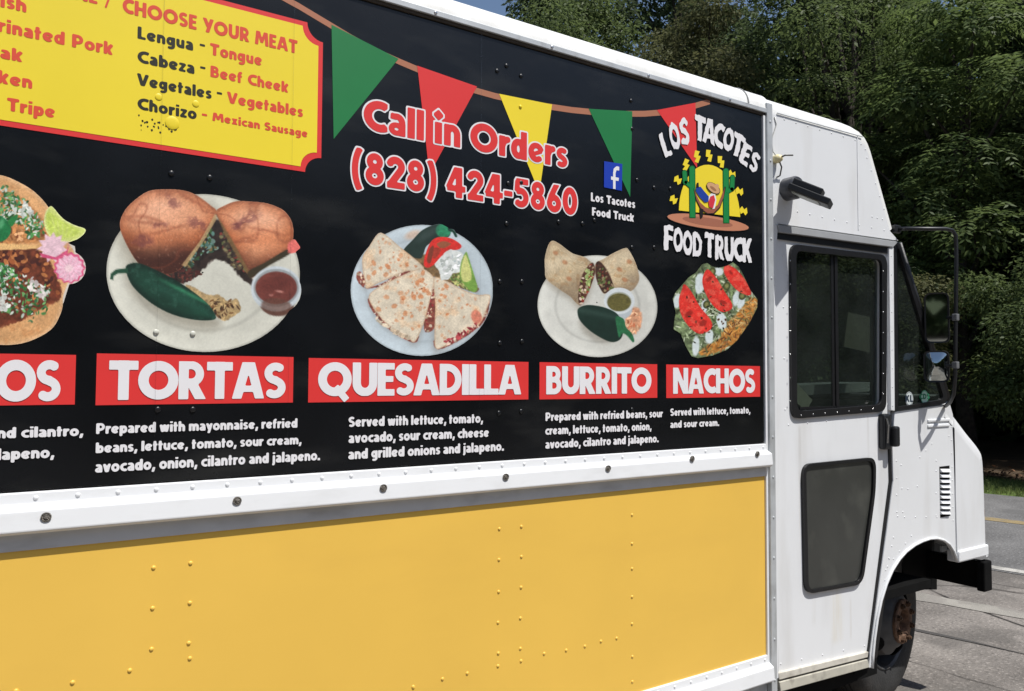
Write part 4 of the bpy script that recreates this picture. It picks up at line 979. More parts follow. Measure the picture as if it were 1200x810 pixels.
# --- floodlight and loose cable on the upper panel
c = P(921.5,222.5,0)
fl = MB().lathe(c, [(.046,-.001),(.046,.048),(.041,.056),(0,.057)], 28).build('floodlight', simple('lampgrey', 62,64,70,.45), truck, smooth=True, auto=40, label='small dark floodlight on a round base above the door')
h0 = Vector(c)+Vector((-.028,-.062,-.012)); ax = Vector((.42,-.76,-.46)).normalized(); sd_ = ax.cross(Vector((0,0,1))).normalized(); upv = sd_.cross(ax)
def hb_(pts, name, m, bev=.004):
    V = [h0 + ax*a + sd_*b + upv*d for a, b, d in pts]; return mk(name, V, [(0,1,2,3),(7,6,5,4),(0,4,5,1),(1,5,6,2),(2,6,7,3),(3,7,4,0)], m, fl, bevel=bev)
def boxp(a0_,a1_,b_,d0_,d1_): return [(a0_,-b_,d0_),(a1_,-b_,d0_),(a1_,b_,d0_),(a0_,b_,d0_),(a0_,-b_,d1_),(a1_,-b_,d1_),(a1_,b_,d1_),(a0_,b_,d1_)]
hb_(boxp(-.02,.150,.052,-.018,.008), 'lamp_head', M['bplastic']); hb_(boxp(-.015,.105,.036,.008,.034), 'lamp_body', M['bplastic'])
hb_(boxp(.0,.110,.040,-.0205,-.017), 'lens', simple('lens_white', 150,155,150,.2), 0)
mk('lamp_arm', *(lambda b: (b.V, b.F))(MB().tube([Vector(c)+Vector((0,-.03,0)), h0+ax*.03+upv*.01], .018, 10)), M['bplastic'], fl, smooth=True)
cp = P(912,186,-.02)
pb = MB().lathe(cp, [(.0,-.02),(.016,-.018),(.018,0),(.012,.014),(0,.016)], 12).build('cable_plug', simple('ivory', 226,214,168,.5), truck, smooth=True)
MB().tube([cp, P(920,182,-.05), P(929,182,-.05)], .0035, 6).build('cable', simple('cablegrey', 90,88,82), pb, smooth=True)
MB().tube([cp, P(916,196,-.03), P(914,206,-.01), P(910,208,-.005)], .003, 6).build('cable', M['cablegrey'], pb, smooth=True)
MB().tube([cp, P(906,178,-.01), P(904,165,-.004), P(910,146,-.004), P(908,137,-.004)], .0025, 6).build('cable', simple('cablewhite', 200,200,196), pb, smooth=True)
bx('far_skirt', (X0, WID-.03, .36), (XB, WID-.001, .53), M['grey'])
bx('underbody', (X0, .10, .50), (XB+.5, WID-.05, .515), M['chassis'])
bx('cab_inner_side', (XB+.01, DY+.05, .3), (HX-.45, DY+.06, .62), M['chassis'])
bx('front_face', (xe-.05, .06, .85), (xe-.03, WID-.06, zl+.001), M['white'])

# overlapping edges of the printed film and a panel joint in the yellow skin
for u in (185, 339, 561): 
    x = P(u, 300)[0]; mk('film_seam', [(x-.0006,-.0098,ZRT+.005),(x+.0006,-.0098,ZRT+.005),(x+.0006,-.0098,ZT+.002),(x-.0006,-.0098,ZT+.002)], [(0,1,2,3)], M['filmseam'], wrap)

# ================================================================== PRINT ON THE SIDE WRAP
YB = -.0046
def LY(k): return YB-.0006*k             # print layers, each half a millimetre in front of the last
# bunting rope and pennants
rope = [(330,-6),(350,5),(370,17),(390,29),(410,41),(430,52),(450,62),(470,71),(490,79.5),(520,91),(550,102),(580,110.5),(610,117),(640,122.5),(670,127),(700,130),(730,131.5),(755,131.5),(775,130),(795,126.5),(815,122),(832,117)]
tp_ = [(u, v-1.5) for u, v in rope]; bt_ = [(u, v+6.5-u*.0015) for u, v in rope]
flat('bunting_rope', tp_ + bt_[::-1], M['ibrown'], wrap, LY(0))
for pts, c in [([(388.5,29),(467,69),(391,163)],'igreen'), ([(489,77),(559,101.5),(503,205),(498.5,160)],'ired'), ([(585,110),(647,122.5),(632,226)],'iyellow'), ([(690,127.5),(741,130.5),(738.5,231)],'igreen'), ([(770,129),(815,120.5),(817,197)],'ired')]:
    flat('pennant', pts, M[c], wrap, LY(1))
# menu board with scooped corners
def board(pts_px, Y, m, name):
    return flat(name, pts_px, m, wrap, Y)
def scoop(cx, cy, rx, ry, a0, a1, n=10): return [(cx+rx*math.cos(math.radians(a0+(a1-a0)*k/n)), cy-ry*math.sin(math.radians(a0+(a1-a0)*k/n))) for k in range(n+1)]
def brd(x0, z0, x1, z1, r): 
    o = [(x0,z0),(x1-r,z0)] + [(x1+r*math.cos(math.radians(a)), z0+r*math.sin(math.radians(a))) for a in np.linspace(180,90,9)][0:] + [(x1,z1-r)] + [(x1+r*math.cos(math.radians(a)), z1+r*math.sin(math.radians(a))) for a in np.linspace(270,180,9)] + [(x0,z1)]
    return o
pr = P(376.5,184,LY(1)); pbm = P(0,147,LY(1)); ptop = P(376,51,LY(1)); rS = P(360,202,LY(1))
zb0 = pbm[2]; x1 = pr[0]; r_ = x1-P(357.5,200,LY(1))[0]; zt0 = P(355,25,LY(1))[2]
print('board', zb0, P(360,202,LY(1))[2], x1, r_, zt0, P(376,51,LY(1))[2], P(240,0)[2])
def brd_obj(name, inset, m, Y):
    q = brd(-1.7+inset, zb0+inset, x1-inset, zt0-inset, r_)
    q2 = [p for i, p in enumerate(q)]
    tr = geometry.tessellate_polygon([[Vector((a, b, 0)) for a, b in q2]]); Fc = []
    for t in tr:
        a, b, c = (q2[i] for i in t); s = (b[0]-a[0])*(c[1]-a[1])-(b[1]-a[1])*(c[0]-a[0])
        if abs(s) > 1e-10: Fc.append(tuple(t) if s > 0 else tuple(reversed(t)))
    return mk(name, [(a, Y, b) for a, b in q2], Fc, m, wrap)
brd_obj('board_border', 0, M['ired'], LY(1)); brd_obj('menu_board', .0125, M['iyellow'], LY(2))
t = lambda s, u0, v0, u1, vt, m, **k: text(wrap, s, u0, v0, u1, vt, m, LY(3), **k)
t('CHOOSE YOUR MEAT', 143.5, 14.5, 348.5, -3, M['ired2'], res=18)
t('CARNE /', 38, -13, 131.5, -31, M['ired2'])
R2 = M['ired2']; K = M['iblack']
t('Fish', -13, 5, 31, -11, R2); t('Marinated Pork', -40, 29, 132.5, 12.5, R2); t('Steak', -42, 60, 26.5, 44.5, R2); t('Chicken', -54, 88, 37.8, 72, R2); t('Beef Tripe', -54, 119.5, 64.5, 103.5, R2)
t('Lengua', 161, 45, 226.5, 30.5, K); t('Tongue', 246, 64, 307, 50, R2)
t('Cabeza', 161, 73, 228, 58.5, K); t('Beef Cheek', 246.5, 90, 338, 76.5, R2)
t('Vegetales', 160.5, 99.5, 248, 85.5, K); t('Vegetables', 266, 120.5, 355, 107, R2)
t('Chorizo', 161, 128, 230.5, 114, K); t('Mexican Sausage', 249, 141.5, 360.5, 131.5, R2)
for u, v, m_ in ((234,54,K),(234.5,80.5,K),(254,110.5,K),(236.5,135.8,R2)): t('-', u, v+4, u+6.2, v-10, m_)
# worn patch where a line was scraped off the board
for k in range(26):
    u, v = 160+rng.random()*48, 0; v = 143+(u-160)*.16+rng.normal(0,3.6); s = rng.uniform(.5,1.5)
    flat('scrape', [(u-s,v-s*.6),(u+s*.5,v-s),(u+s,v+s*.4),(u-s*.2,v+s)], K, wrap, LY(3))
# phone number
t('Call <n Orders', 426, 151.5, 665, 114.5, M['ired'], outline=.052, res=26, sp=.05, space=.24)
t('(828) 424-5860', 411, 213.0, 676.5, 174.5, M['ired'], outline=.05, res=26, sp=.05, space=.22)
# social media square
flat('social_badge', [(708,189),(729.3,192.2),(728.8,223.8),(707.8,219.5)], M['iblue'], wrap, LY(3))
fb = P(718.5, 221.2, LY(4)); uu = (P(728,200,LY(4))[0]-fb[0])
V = []; Fc = []
def fpoly(L):
    b = len(V); V.extend([(fb[0]+x*uu, LY(4), fb[2]+z*.070) for x, z in L]); Fc.append(tuple(range(b, b+len(L))))
fpoly([(.0,0),(.30,0),(.30,.78),(.0,.78)]); fpoly([(.0,.78),(.30,.78),(.42,.93),(.25,1.06),(.08,.98)]); fpoly([(.25,1.06),(.42,.93),(.75,.94),(.75,1.12),(.45,1.13)])
fpoly([(-.25,.42),(0,.42),(0,.58),(-.25,.58)]); fpoly([(.30,.42),(.66,.42),(.72,.58),(.30,.58)])
mk('social_letter', V, Fc, M['iwhite'], wrap)
t('Los Tacotes', 692.5, 235.7, 744.3, 225.5, M['iwhite']); t('Food Truck', 693.8, 252.6, 743, 242.8, M['iwhite'])
# dish names on red plates
for s, (a, b, vt, vb), (u0, v0, u1, vtop) in [
    ('TACOS', (-142, 88.5, 412, 477.2), (-124, 472.4, 70.5, 419.6)),
    ('TORTAS', (113.5, 343.7, 414.2, 475), (127, 469, 334.5, 422.2)),
    ('QUESADILLA', (361.8, 619.3, 419.6, 471.8), (372.5, 464.6, 610.5, 424.2)),
    ('BURRITO', (632.3, 770.2, 424.5, 468.2), (640, 462.3, 763.5, 429)),
    ('NACHOS', (780.7, 890.6, 427.2, 466.6), (789, 461.6, 885, 431))]:
    pa, pc = P(a, vt, LY(1)), P(a, vb, LY(1)); xb = P(b, 440, LY(1))[0]
    mk('name_plate', [(pa[0],LY(1),pc[2]),(xb,LY(1),pc[2]),(xb,LY(1),pa[2]),(pa[0],LY(1),pa[2])], [(0,1,2,3)], M['ired'], wrap)
    t(s, u0, v0, u1, vtop, M['iwhite'], res=34, sp=.0)
for s, u0, v0, u1, vt in [
    ('Served with onions and cilantro,', -228, 521.5, 97.5, 507.0), ('lime, radish and jalapeno,', -190, 548, 63.5, 533),
    ('Prepared with mayonnaise, refried', 112.5, 508.8, 348.5, 496.2), ('beans, lettuce, tomato, sour cream,', 112, 531.2, 353.3, 518.8), ('avocado, onion, cilantro and jalapeno.', 111.2, 554.2, 375, 540.5),
    ('Served with lettuce, tomato,', 408.3, 500.6, 566, 488.6), ('avocado, sour cream, cheese', 408.3, 519.5, 573, 507.2), ('and grilled onions and jalapeno.', 408, 538.6, 590.5, 526.2),
    ('Prepared with refried beans, sour', 639.3, 493.6, 776.8, 483.6), ('cream, lettuce, tomato, onion,', 639, 509.8, 763.5, 499.6), ('avocado, cilantro and jalapeno.', 639, 526, 771.8, 515.6),
    ('Served with lettuce, tomato,', 785.5, 487.6, 879.3, 478.8), ('and sour cream.', 785.5, 501.8, 842.8, 493.2)]:
    t(s, u0, v0, u1, vt, M['iwhite'], res=13, sp=.03, space=.25)

# ---------------- logo: dripping letters, sun, cactus pair and a hammock
def loose(ch, u, v, hpx, wpx, rot, k):
    c = P(u, v, LY(5)); sc = abs(P(u, v-hpx/2)[2]-P(u, v+hpx/2)[2]); wm = P(u+wpx/2, v)[0]-P(u-wpx/2, v)[0]
    g, f = glyph(ch, 24, .0, k); adv = GL[ch][0]; a = math.radians(rot); V = []
    for x, y in g:
        X_ = (x/adv-.5)*wm; Z_ = (y-.5)*sc; V.append((c[0]+X_*math.cos(a)-Z_*math.sin(a), LY(5)+(k%2)*.0002, c[2]+X_*math.sin(a)+Z_*math.cos(a)))
    mk('logo_letter', V, f, M['iwhite'], wrap)
for k, (ch, u, v, h, wd, r) in enumerate([('L',780,169.5,28,10,22),('O',790.5,159.5,31,12,12),('S',802,154.5,31,11,4),('T',820.3,151,30,13,-3),('A',831.3,153.5,29,14,-6),('C',842.5,158.5,29,11.5,-9),('O',854,163.5,28,12,-14),('T',865,170.5,28,13,-18),('E',873.8,180.5,27,10.5,-24),('S',884.5,190,25,9.5,-28)]): loose(ch, u, v, h, wd, r, k+1)
for k, (ch, u, v) in enumerate([('F',783.5,278.5),('O',794.7,281.5),('O',806,284.5),('D',817.3,287),('T',831.5,287.5),('R',843.5,290),('U',854.7,291.5),('C',865,292.5),('K',875.8,293.5)]): loose(ch, u, v, 28.5, 11, 0, k+21)
def zz(x, y): return (760+x/4.5, 130+y/4.5)
def Lp(name, pts, m, k): return flat(name, [zz(*p) for p in pts], m, wrap, LY(k))
def ell(cx, cy, rx, ry, rot=0, n=28, a0=0, a1=360):
    r = math.radians(rot); o = []
    for i in range(n):
        a = math.radians(a0+(a1-a0)*i/(n if a1-a0 == 360 else n-1)); x, y = rx*math.cos(a), ry*math.sin(a); o.append((cx+x*math.cos(r)-y*math.sin(r), cy+x*math.sin(r)+y*math.cos(r)))
    return o
sun_pts = [(160,525)] + [(322-162*math.cos(math.radians(a)) , (525+ (a/180)*55) - 268*math.sin(math.radians(a))) for a in range(0,181,8)]
Lp('logo_sun', sun_pts[1:], M['iyellow'], 2)
for x, y, r in [(198,287,15),(257,243,5),(320,238,-3),(383,270,-8),(440,335,-12),(480,424,-15),(502,527,-15),(155,365,8),(133,468,12)]:
    z = [(-14,-34),(10,-30),(4,-8),(18,-6),(8,32),(-12,26),(-4,6),(-18,2)]; a = math.radians(r)
    if y > 300: z = [(-20,-14),(-2,-26),(4,-6),(20,-12),(16,16),(2,26),(-4,8),(-20,12)]
    Lp('logo_ray', [(x+p*math.cos(a)-q*math.sin(a), y+p*math.sin(a)+q*math.cos(a)) for p, q in z], M['iyellow'], 2)
simple('mesa', 192,128,98); simple('mesa_d', 160,102,80); simple('cactus', 22,128,62); simple('cactus_d', 14,84,42); simple('hammock', 150,88,66); simple('hammock_d', 110,62,48); simple('hat', 206,160,116); simple('jean', 30,62,150); simple('cloth', 206,52,66); simple('cloth_w', 226,226,226); simple('inkk', 28,24,24); simple('hat_d', 160,112,78)
Lp('logo_ground', ell(314,588,221,38,8), M['inkk'], 2.3); Lp('logo_ground', ell(314,587,217,35,8), M['mesa'], 2.6); Lp('logo_ground_shade', ell(312,585,134,21,8), M['mesa_d'], 3)
def cactus(stem_, arms):
    for j, (m_, gr) in enumerate((('cactus_d', 4), ('cactus', 0))):
        x, y0, y1, wd = stem_; Lp('logo_cactus', ell(x, y0+wd, wd+gr, wd+gr, 0, 14, 180, 360)+[(x+wd+gr+2, y1+gr),(x-wd-gr+2, y1+gr)], M[m_], 3.5+j)
        for arm in arms:
            for (ax, ay), (bx_, by_), r in arm:
                d = math.hypot(bx_-ax, by_-ay); tx, ty = (bx_-ax)/d, (by_-ay)/d; rr = r+gr
                a = math.degrees(math.atan2(ty, tx)); Lp('logo_cactus_arm', ell(bx_, by_, rr, rr, a, 9, -90, 90)+ell(ax, ay, rr, rr, a, 9, 90, 270), M[m_], 3.7+j)
cactus((230,292,562,13), [[((220,398),(196,376),8), ((194,378),(190,325),10)]])
cactus((408,305,590,13), [[((418,425),(440,412),9), ((440,412),(443,350),10)]])
Lp('logo_hammock', [(236,405),(250,440),(270,480),(300,512),(335,524),(365,500),(385,450),(402,398),(408,404),(398,455),(378,512),(345,545),(310,545),(275,520),(250,470)], M['inkk'], 5.2)
Lp('logo_hammock', [(240,412),(252,442),(272,482),(300,508),(335,520),(365,496),(385,448),(402,404),(396,455),(374,508),(343,539),(312,540),(278,516),(254,470)], M['hammock'], 5.5)
Lp('logo_trousers', [(252,402),(275,400),(295,425),(318,452),(314,480),(296,482),(270,455),(250,425)], M['jean'], 6)
Lp('logo_boot', [(254,380),(264,378),(266,404),(252,406)], M['inkk'], 6); Lp('logo_boot', [(270,510),(290,520),(286,560),(274,568),(270,545)], M['inkk'], 6)
Lp('logo_shirt', [(318,450),(330,435),(352,440),(358,470),(350,515),(338,518),(316,482)], M['cloth_w'], 6)
Lp('logo_serape', [(326,452),(345,444),(352,470),(340,515),(320,506),(316,478)], M['cloth'], 6.5)
Lp('logo_hat', ell(342,408,42,24,38), M['inkk'], 6.6); Lp('logo_hat', ell(342,407,39,21,38), M['hat'], 6.9)
Lp('logo_hat', ell(356,404,20,14,-60), M['hat'], 7.1); Lp('logo_hat', ell(341,410,20,7,38), M['hat_d'], 7.2)

# ---------------- printed dish photos, painted as ink values over fine meshes
def spl(pts, n=6):                       # closed smooth outline
    p = np.array(pts, float); m = len(p); o = []
    for i in range(m):
        a, b, c, d = p[i-1], p[i], p[(i+1) % m], p[(i+2) % m]
        for k in range(n):
            t = k/n; o.append(.5*((2*b)+(-a+c)*t+(2*a-5*b+4*c-d)*t*t+(-a+3*b-3*c+d)*t**3))
    return np.array(o)
def sdf(x, y, pts):
    p = np.asarray(pts, float); d = np.full(x.shape, 1e9); ins = np.zeros(x.shape, bool)
    for i in range(len(p)):
        a, b = p[i-1], p[i]; e = b-a; wx, wy = x-a[0], y-a[1]; L = e@e
        if L < 1e-9: continue
        h = np.clip((wx*e[0]+wy*e[1])/L, 0, 1); d = np.minimum(d, (wx-e[0]*h)**2+(wy-e[1]*h)**2)
        c = ((a[1] <= y) & (b[1] > y)) | ((b[1] <= y) & (a[1] > y)); xc = a[0]+(y-a[1])/(e[1] if e[1] else 1e-9)*e[0]; ins ^= c & (x < xc)
    d = np.sqrt(d); return np.where(ins, -d, d)
def sdell(x, y, cx, cy, rx, ry, rot=0):
    r = math.radians(rot); X_ = ((x-cx)*math.cos(r)+(y-cy)*math.sin(r))/rx; Y_ = (-(x-cx)*math.sin(r)+(y-cy)*math.cos(r))/ry
    return (np.hypot(X_, Y_)-1)*min(rx, ry)
sm = lambda a, b, v: (lambda t: t*t*(3-2*t))(np.clip((v-a)/(b-a), 0, 1))
class Pic:
    def __init__(s, ox, oy, sc, cx, cy, shapes, nr=110, na=460, rmax=560):
        s.ox, s.oy, s.sc = ox, oy, sc; a = np.linspace(0, 2*np.pi, na, endpoint=False); rr = np.linspace(0, rmax, 700)
        gx = cx+np.cos(a)[:,None]*rr; gy = cy+np.sin(a)[:,None]*rr; ins = np.zeros(gx.shape, bool)
        for sh in shapes: ins |= (sdell(gx, gy, *sh[1:]) if sh[0] == 'e' else sdf(gx, gy, sh[1])) < 0
        R = np.array([rr[np.nonzero(r)[0].max()] for r in ins])
        t = (np.linspace(0, 1, nr+1)[1:])[:,None]
        s.x = np.concatenate([[cx], (cx+np.cos(a)*R*t).ravel()]); s.y = np.concatenate([[cy], (cy+np.sin(a)*R*t).ravel()])
        s.nr, s.na = nr, na; s.c = np.zeros((len(s.x), 3))
    def n(s, sc, seed=0, o=4): return fbm(s.x/sc, s.y/sc, seed, o)
    def put(s, mask, color, mult=None):
        c = np.array(color, float) if not isinstance(color, np.ndarray) else color
        if mult is not None: c = c*np.asarray(mult)[:,None]
        s.c = s.c*(1-mask[:,None]) + c*mask[:,None]
    def poly(s, pts, color, soft=2.0, edge=None, ew=8, ea=.35, sp=True, jag=0, js=10, seed=0, tex=0, ts=12, blend=1):
        d = sdf(s.x+(s.n(js, seed+3)-.5)*2*jag, s.y+(s.n(js, seed+4)-.5)*2*jag, spl(pts) if sp else pts); m = sm(soft, -soft, d)*blend
        mult = 1+(s.n(ts, seed)-.5)*2*tex
        if edge is not None: mult = mult*(1-ea*sm(-ew, 0, d)*edge)
        s.put(m, color, mult); return d
    def ell(s, cx, cy, rx, ry, rot, color, soft=2.0, tex=0, ts=12, seed=0, jag=0, js=10, ea=0, ew=10, blend=1):
        d = sdell(s.x+(s.n(js, seed+3)-.5)*2*jag, s.y+(s.n(js, seed+4)-.5)*2*jag, cx, cy, rx, ry, rot); m = sm(soft, -soft, d)*blend
        s.put(m, color, (1+(s.n(ts, seed)-.5)*2*tex)*(1-ea*sm(-ew, 0, d))); return d
    def tint(s, w, color): s.c = s.c*(1-w[:,None]) + np.array(color, float)*w[:,None]
    def plate(s, cx, cy, rx, ry, rot, c, dark=.86, r1=.73):
        d = s.ell(cx, cy, rx, ry, rot, c, tex=.03, ts=120); r = sdell(s.x, s.y, cx, cy, rx, ry, rot)/min(rx,ry)+1
        s.c *= (1-(1-dark)*np.exp(-((r-r1)/.025)**2)*.6*(r<1))[:,None]; s.c *= (1+.05*sm(.8,.95,r)*(r<1))[:,None]; s.c *= (1-.18*sm(.965,1.0,r)*(r<=1.02))[:,None]
        g = 1-.10*sm(cy-ry, cy+ry, s.y)*0; s.c *= np.asarray(1+.04*(cx-s.x)/rx)[:,None]
    def bits(s, d_ok, n, cols, r0, r1, seed, aspect=.6, soft=1.2):
        """scatter small chopped bits where d_ok(x, y) < 0"""
        rg = np.random.default_rng(seed); idx = np.nonzero(d_ok < 0)[0]
        if not len(idx): return
        for k in rg.choice(idx, n):
            r = rg.uniform(r0, r1); x0, y0 = s.x[k], s.y[k]; w_ = np.nonzero((abs(s.x-x0) < r*2.2) & (abs(s.y-y0) < r*2.2))[0]
            if not len(w_): continue
            d = sdell(s.x[w_], s.y[w_], x0, y0, r, r*aspect*rg.uniform(.6,1.3), rg.uniform(0,180)); m = sm(soft, -soft, d)[:,None]
            s.c[w_] = s.c[w_]*(1-m) + np.array(cols[rg.integers(len(cols))])*m*rg.uniform(.82,1.12)
    def build(s, label, Y):
        u = s.ox+s.x/s.sc; v = s.oy+s.y/s.sc; p = P(u, v, Y); na, nr = s.na, s.nr; i = np.arange(na); j = (i+1) % na
        Q = [np.stack([np.zeros(na, int), 1+j, 1+i, 1+i], 1)]
        for k in range(nr-1): b = 1+k*na; Q.append(np.stack([b+i, b+j, b+na+j, b+na+i], 1))
        Q = np.concatenate(Q[1:]); T = np.stack([np.zeros(na, int), 1+i, 1+j], 1)
        s.c = s.c*(1+((s.n(5,301,2)-.5)*.22+(s.n(2.4,302,2)-.5)*.16)*(.28+.72*sm(14,50,s.c.max(1)-s.c.min(1))))[:,None]*(1+(s.n(45,303)-.5)*.10)[:,None]
        cc = lin(np.clip(s.c*1.0, 0, 255)) 
        me_t = npmesh('dish_photo', p, Q[:, ::-1] if False else Q, M['ink'], wrap, colors=cc)
        me_t['label'] = label; return me_t
WHITE_P = (206,205,192)
# --- torta
bl = [(455,240),(470,190),(505,150),(565,110),(640,103),(700,108),(745,125),(800,165),(822,192),(790,260),(745,325),(700,392),(640,425),(560,410),(515,370),(475,300)]
brd_r = [(820,190),(855,165),(900,149),(960,150),(1020,158),(1080,185),(1112,235),(1112,300),(1080,345),(1010,385),(955,440),(920,370),(880,300),(845,240)]
jp = [(478,402),(500,385),(530,385),(580,405),(660,445),(730,490),(785,535),(812,570),(818,596),(770,602),(700,592),(630,568),(560,525),(500,465)]
s = Pic(0, 190, 3.243, 770, 420, [('e',772,422,368,300,3), ('p',spl(bl)), ('p',spl(brd_r)), ('e',1050,488,95,90,0), ('p',[(418,446),(424,420),(450,406),(490,404),(490,425),(450,424),(428,450)]), ('p',[(1100,300),(1120,292),(1143,325),(1120,345),(1095,340)])])
s.c[:] = WHITE_P; s.plate(772,422,368,300,3,WHITE_P)
s.put(sm(60,-30,sdf(s.x,s.y-22,spl(bl)))*.55, (128,118,100)); s.put(sm(40,-20,sdf(s.x-6,s.y-24,spl(jp)))*.5, (120,112,96))
s.poly([(640,380),(700,300),(815,215),(905,310),(955,430),(965,470),(915,440),(880,395),(820,370),(780,400),(740,440),(690,462),(640,450),(590,420)], (44,34,30), 5, tex=.5, ts=14, jag=6)
d_ = sdf(s.x, s.y, [(690,390),(800,225),(830,330),(760,360),(700,430)]); s.bits(d_, 90, [(92,130,120),(120,150,140),(50,80,60),(140,120,80),(60,90,50)], 4, 11, 3)
d_ = sdf(s.x, s.y, [(835,250),(900,330),(950,420),(880,400),(850,340)]); s.bits(d_, 70, [(120,112,80),(90,100,60),(130,60,50),(70,60,50),(100,80,60)], 4, 10, 4)
d_ = sdf(s.x, s.y, [(600,400),(700,400),(760,420),(700,465),(620,440)]); s.bits(d_, 60, [(90,50,44),(110,60,50),(60,50,40),(80,40,36)], 4, 10, 5)
for pts, sd_2, (hx, hy, hr) in ((bl, 1, (600,165,150)), (brd_r, 2, (985,215,120))):
    d = s.poly(pts, (214,144,104), 2.5, tex=.07, ts=60, seed=sd_2); ins = sm(2,-2,d); yy = (s.y-110)/300; r = np.hypot(s.x-hx, (s.y-hy)*1.35)
    s.tint(ins*np.exp(-(r/hr)**2)*.75, (244,186,152)); s.tint(ins*sm(-60,0,d)*.5, (168,92,56)); s.tint(ins*sm(-16,0,d)*.35, (96,46,30))
    s.tint(ins*sm(.52,1.0,yy+.18*(s.n(70,7,2)-.5)-(.16 if sd_2 == 2 else -.10))*.95, (62,32,24)); s.tint(ins*sm(.35,.6,yy)*sm(.8,.6,yy)*.35, (190,96,50))
    s.tint(ins*np.exp(-((s.n(120,19,2)-.5)/.02)**2)*.4, (130,68,48)); s.tint(ins*sm(.66,.8,s.n(11,29))*.22, (244,196,168))
for cx_, cy_, l_, a_ in ((560,232,90,8),(630,260,60,-14),(720,140,70,30),(900,300,60,-20),(1010,260,70,12)):
    dd = sdell(s.x+(s.n(30,44)-.5)*16, s.y+(s.n(30,45)-.5)*22, cx_, cy_, l_, 5, a_); s.tint(sm(7,-6,dd)*.4*(sdf(s.x,s.y,spl(bl if cx_ < 800 else brd_r)) < -8), (128,62,42))
for x, y, rx, ry, ro in ((655,150,32,16,40),(750,235,42,20,25),(605,238,26,13,-10),(935,222,58,20,-28),(905,240,25,10,-20),(545,300,40,25,0)):
    d = sdell(s.x+(s.n(14,21)-.5)*26, s.y+(s.n(14,22)-.5)*26, x, y, rx, ry, ro); s.tint(sm(8,-10,d)*.55*sm(.3,.6,s.n(9,23)+.1), (106,56,58))
s.poly([(690,392),(760,300),(818,195),(824,215),(775,300),(705,398)], (188,158,112), 2.5, sp=False, blend=.8); s.poly([(820,195),(880,290),(950,420),(938,424),(866,300)], (120,92,58), 2.5, sp=False, blend=.9)
d = s.poly([(480,215),(540,200),(620,225),(600,228),(540,212)], (150,80,56), 8, blend=.5)
d = s.poly([(945,415),(1010,380),(1095,330),(1100,350),(1020,395),(955,440)], (58,50,34), 3)
s.poly([(1095,312),(1120,294),(1143,322),(1128,342),(1098,345)], (226,112,104), 2)
s.tint(sm(14,-6,sdell(s.x,s.y,820,470,85,70,20))*0.0, (0,0,0))
s.poly([(705,470),(735,475),(790,505),(830,505),(870,530),(900,520),(915,562),(880,590),(850,605),(815,575),(790,550),(740,520)], (172,146,104), 3, tex=.35, ts=16, seed=3, jag=4)
s.bits(sdf(s.x,s.y,[(800,520),(905,530),(905,570),(850,600),(805,570)]), 50, [(120,86,54),(80,52,34),(190,160,110),(60,40,30)], 5, 12, 8, .35)
d = s.poly(jp, (22,58,44), 2.5, tex=.18, ts=40, seed=5); ins = sm(2,-2,d); s.tint(ins*sm(-26,0,d)*.55, (10,28,22))
ridge = s.y-(400+(s.x-520)*.50); s.tint(ins*np.exp(-((ridge-2)/9)**2)*sm(560,700,s.x)*.75, (58,136,98)); s.tint(ins*np.exp(-((ridge-34)/20)**2)*.35*sm(520,600,s.x), (44,96,78)); s.tint(ins*sm(.6,.75,s.n(18,8))*.35, (60,100,84))
s.poly([(418,446),(421,424),(440,408),(485,403),(488,422),(448,424),(432,434),(430,448)], (34,74,54), 2.5, sp=False)
s.ell(1052,535,66,50,5,(92,60,50),3,tex=.1); s.ell(1050,482,96,86,0,(196,204,208),2.5,tex=.03); s.ell(1050,478,86,72,0,(150,156,158),2.5); s.ell(1050,478,79,62,0,(112,58,50),2.5,tex=.12,ts=20); s.ell(1046,464,62,26,-8,(96,46,40),12,blend=.7); s.ell(1062,492,14,4,10,(190,130,118),3); s.ell(1030,506,8,4,0,(170,110,100),3)
s.ell(1052,551,60,34,8,(98,66,54),4,blend=.7,tex=.1)
s.bits(sdell(s.x,s.y,762,425,6,6), 2, [(90,50,40)], 4, 7, 9)
s.build('photo of a cut torta sandwich with a jalapeno and a cup of salsa', LY(2))
# --- tacos, cut by the left edge of the photo
tort = [(-260,250),(-150,120),(-40,55),(5,50),(60,70),(125,108),(180,165),(215,230),(255,300),(280,340),(285,390),(262,450),(240,510),(236,560),(205,625),(150,665),(80,690),(0,695),(-120,680),(-230,560),(-290,400)]
lime = [(172,196),(186,172),(200,170),(240,215),(285,240),(324,254),(318,275),(285,298),(255,303),(205,294),(180,270),(168,232)]
s = Pic(0, 190, 3.243, 0, 370, [('p',spl(tort)), ('p',spl(lime,3)), ('e',264,402,62,62,0), ('p',[(240,300),(285,320),(290,380),(240,540)])], nr=120, na=520, rmax=500)
s.c[:] = (214,206,196); d = s.poly(tort, (216,164,112), 2.5, tex=.12, ts=60); ins = sm(2,-2,d); s.tint(ins*sm(-22,0,d)*.35,(236,206,170)); s.tint(ins*sm(.58,.75,s.n(24,3))*.35,(176,112,66)); s.tint(sm(40,-10,abs(sdf(s.x,s.y,[(-200,300),(120,310),(125,330),(-200,322)])))*0,(0,0,0))
s.poly([(-200,430),(-60,340),(60,325),(140,330),(190,380),(215,440),(235,490),(220,530),(150,560),(60,610),(-100,620)], (104,52,34), 5, tex=.4, ts=18, jag=8, seed=4)
s.bits(sdf(s.x,s.y,[(-60,330),(150,330),(225,480),(215,525),(60,600),(-80,600)]), 260, [(150,84,48),(120,60,38),(90,44,30),(190,120,70),(70,34,28)], 6, 16, 5)
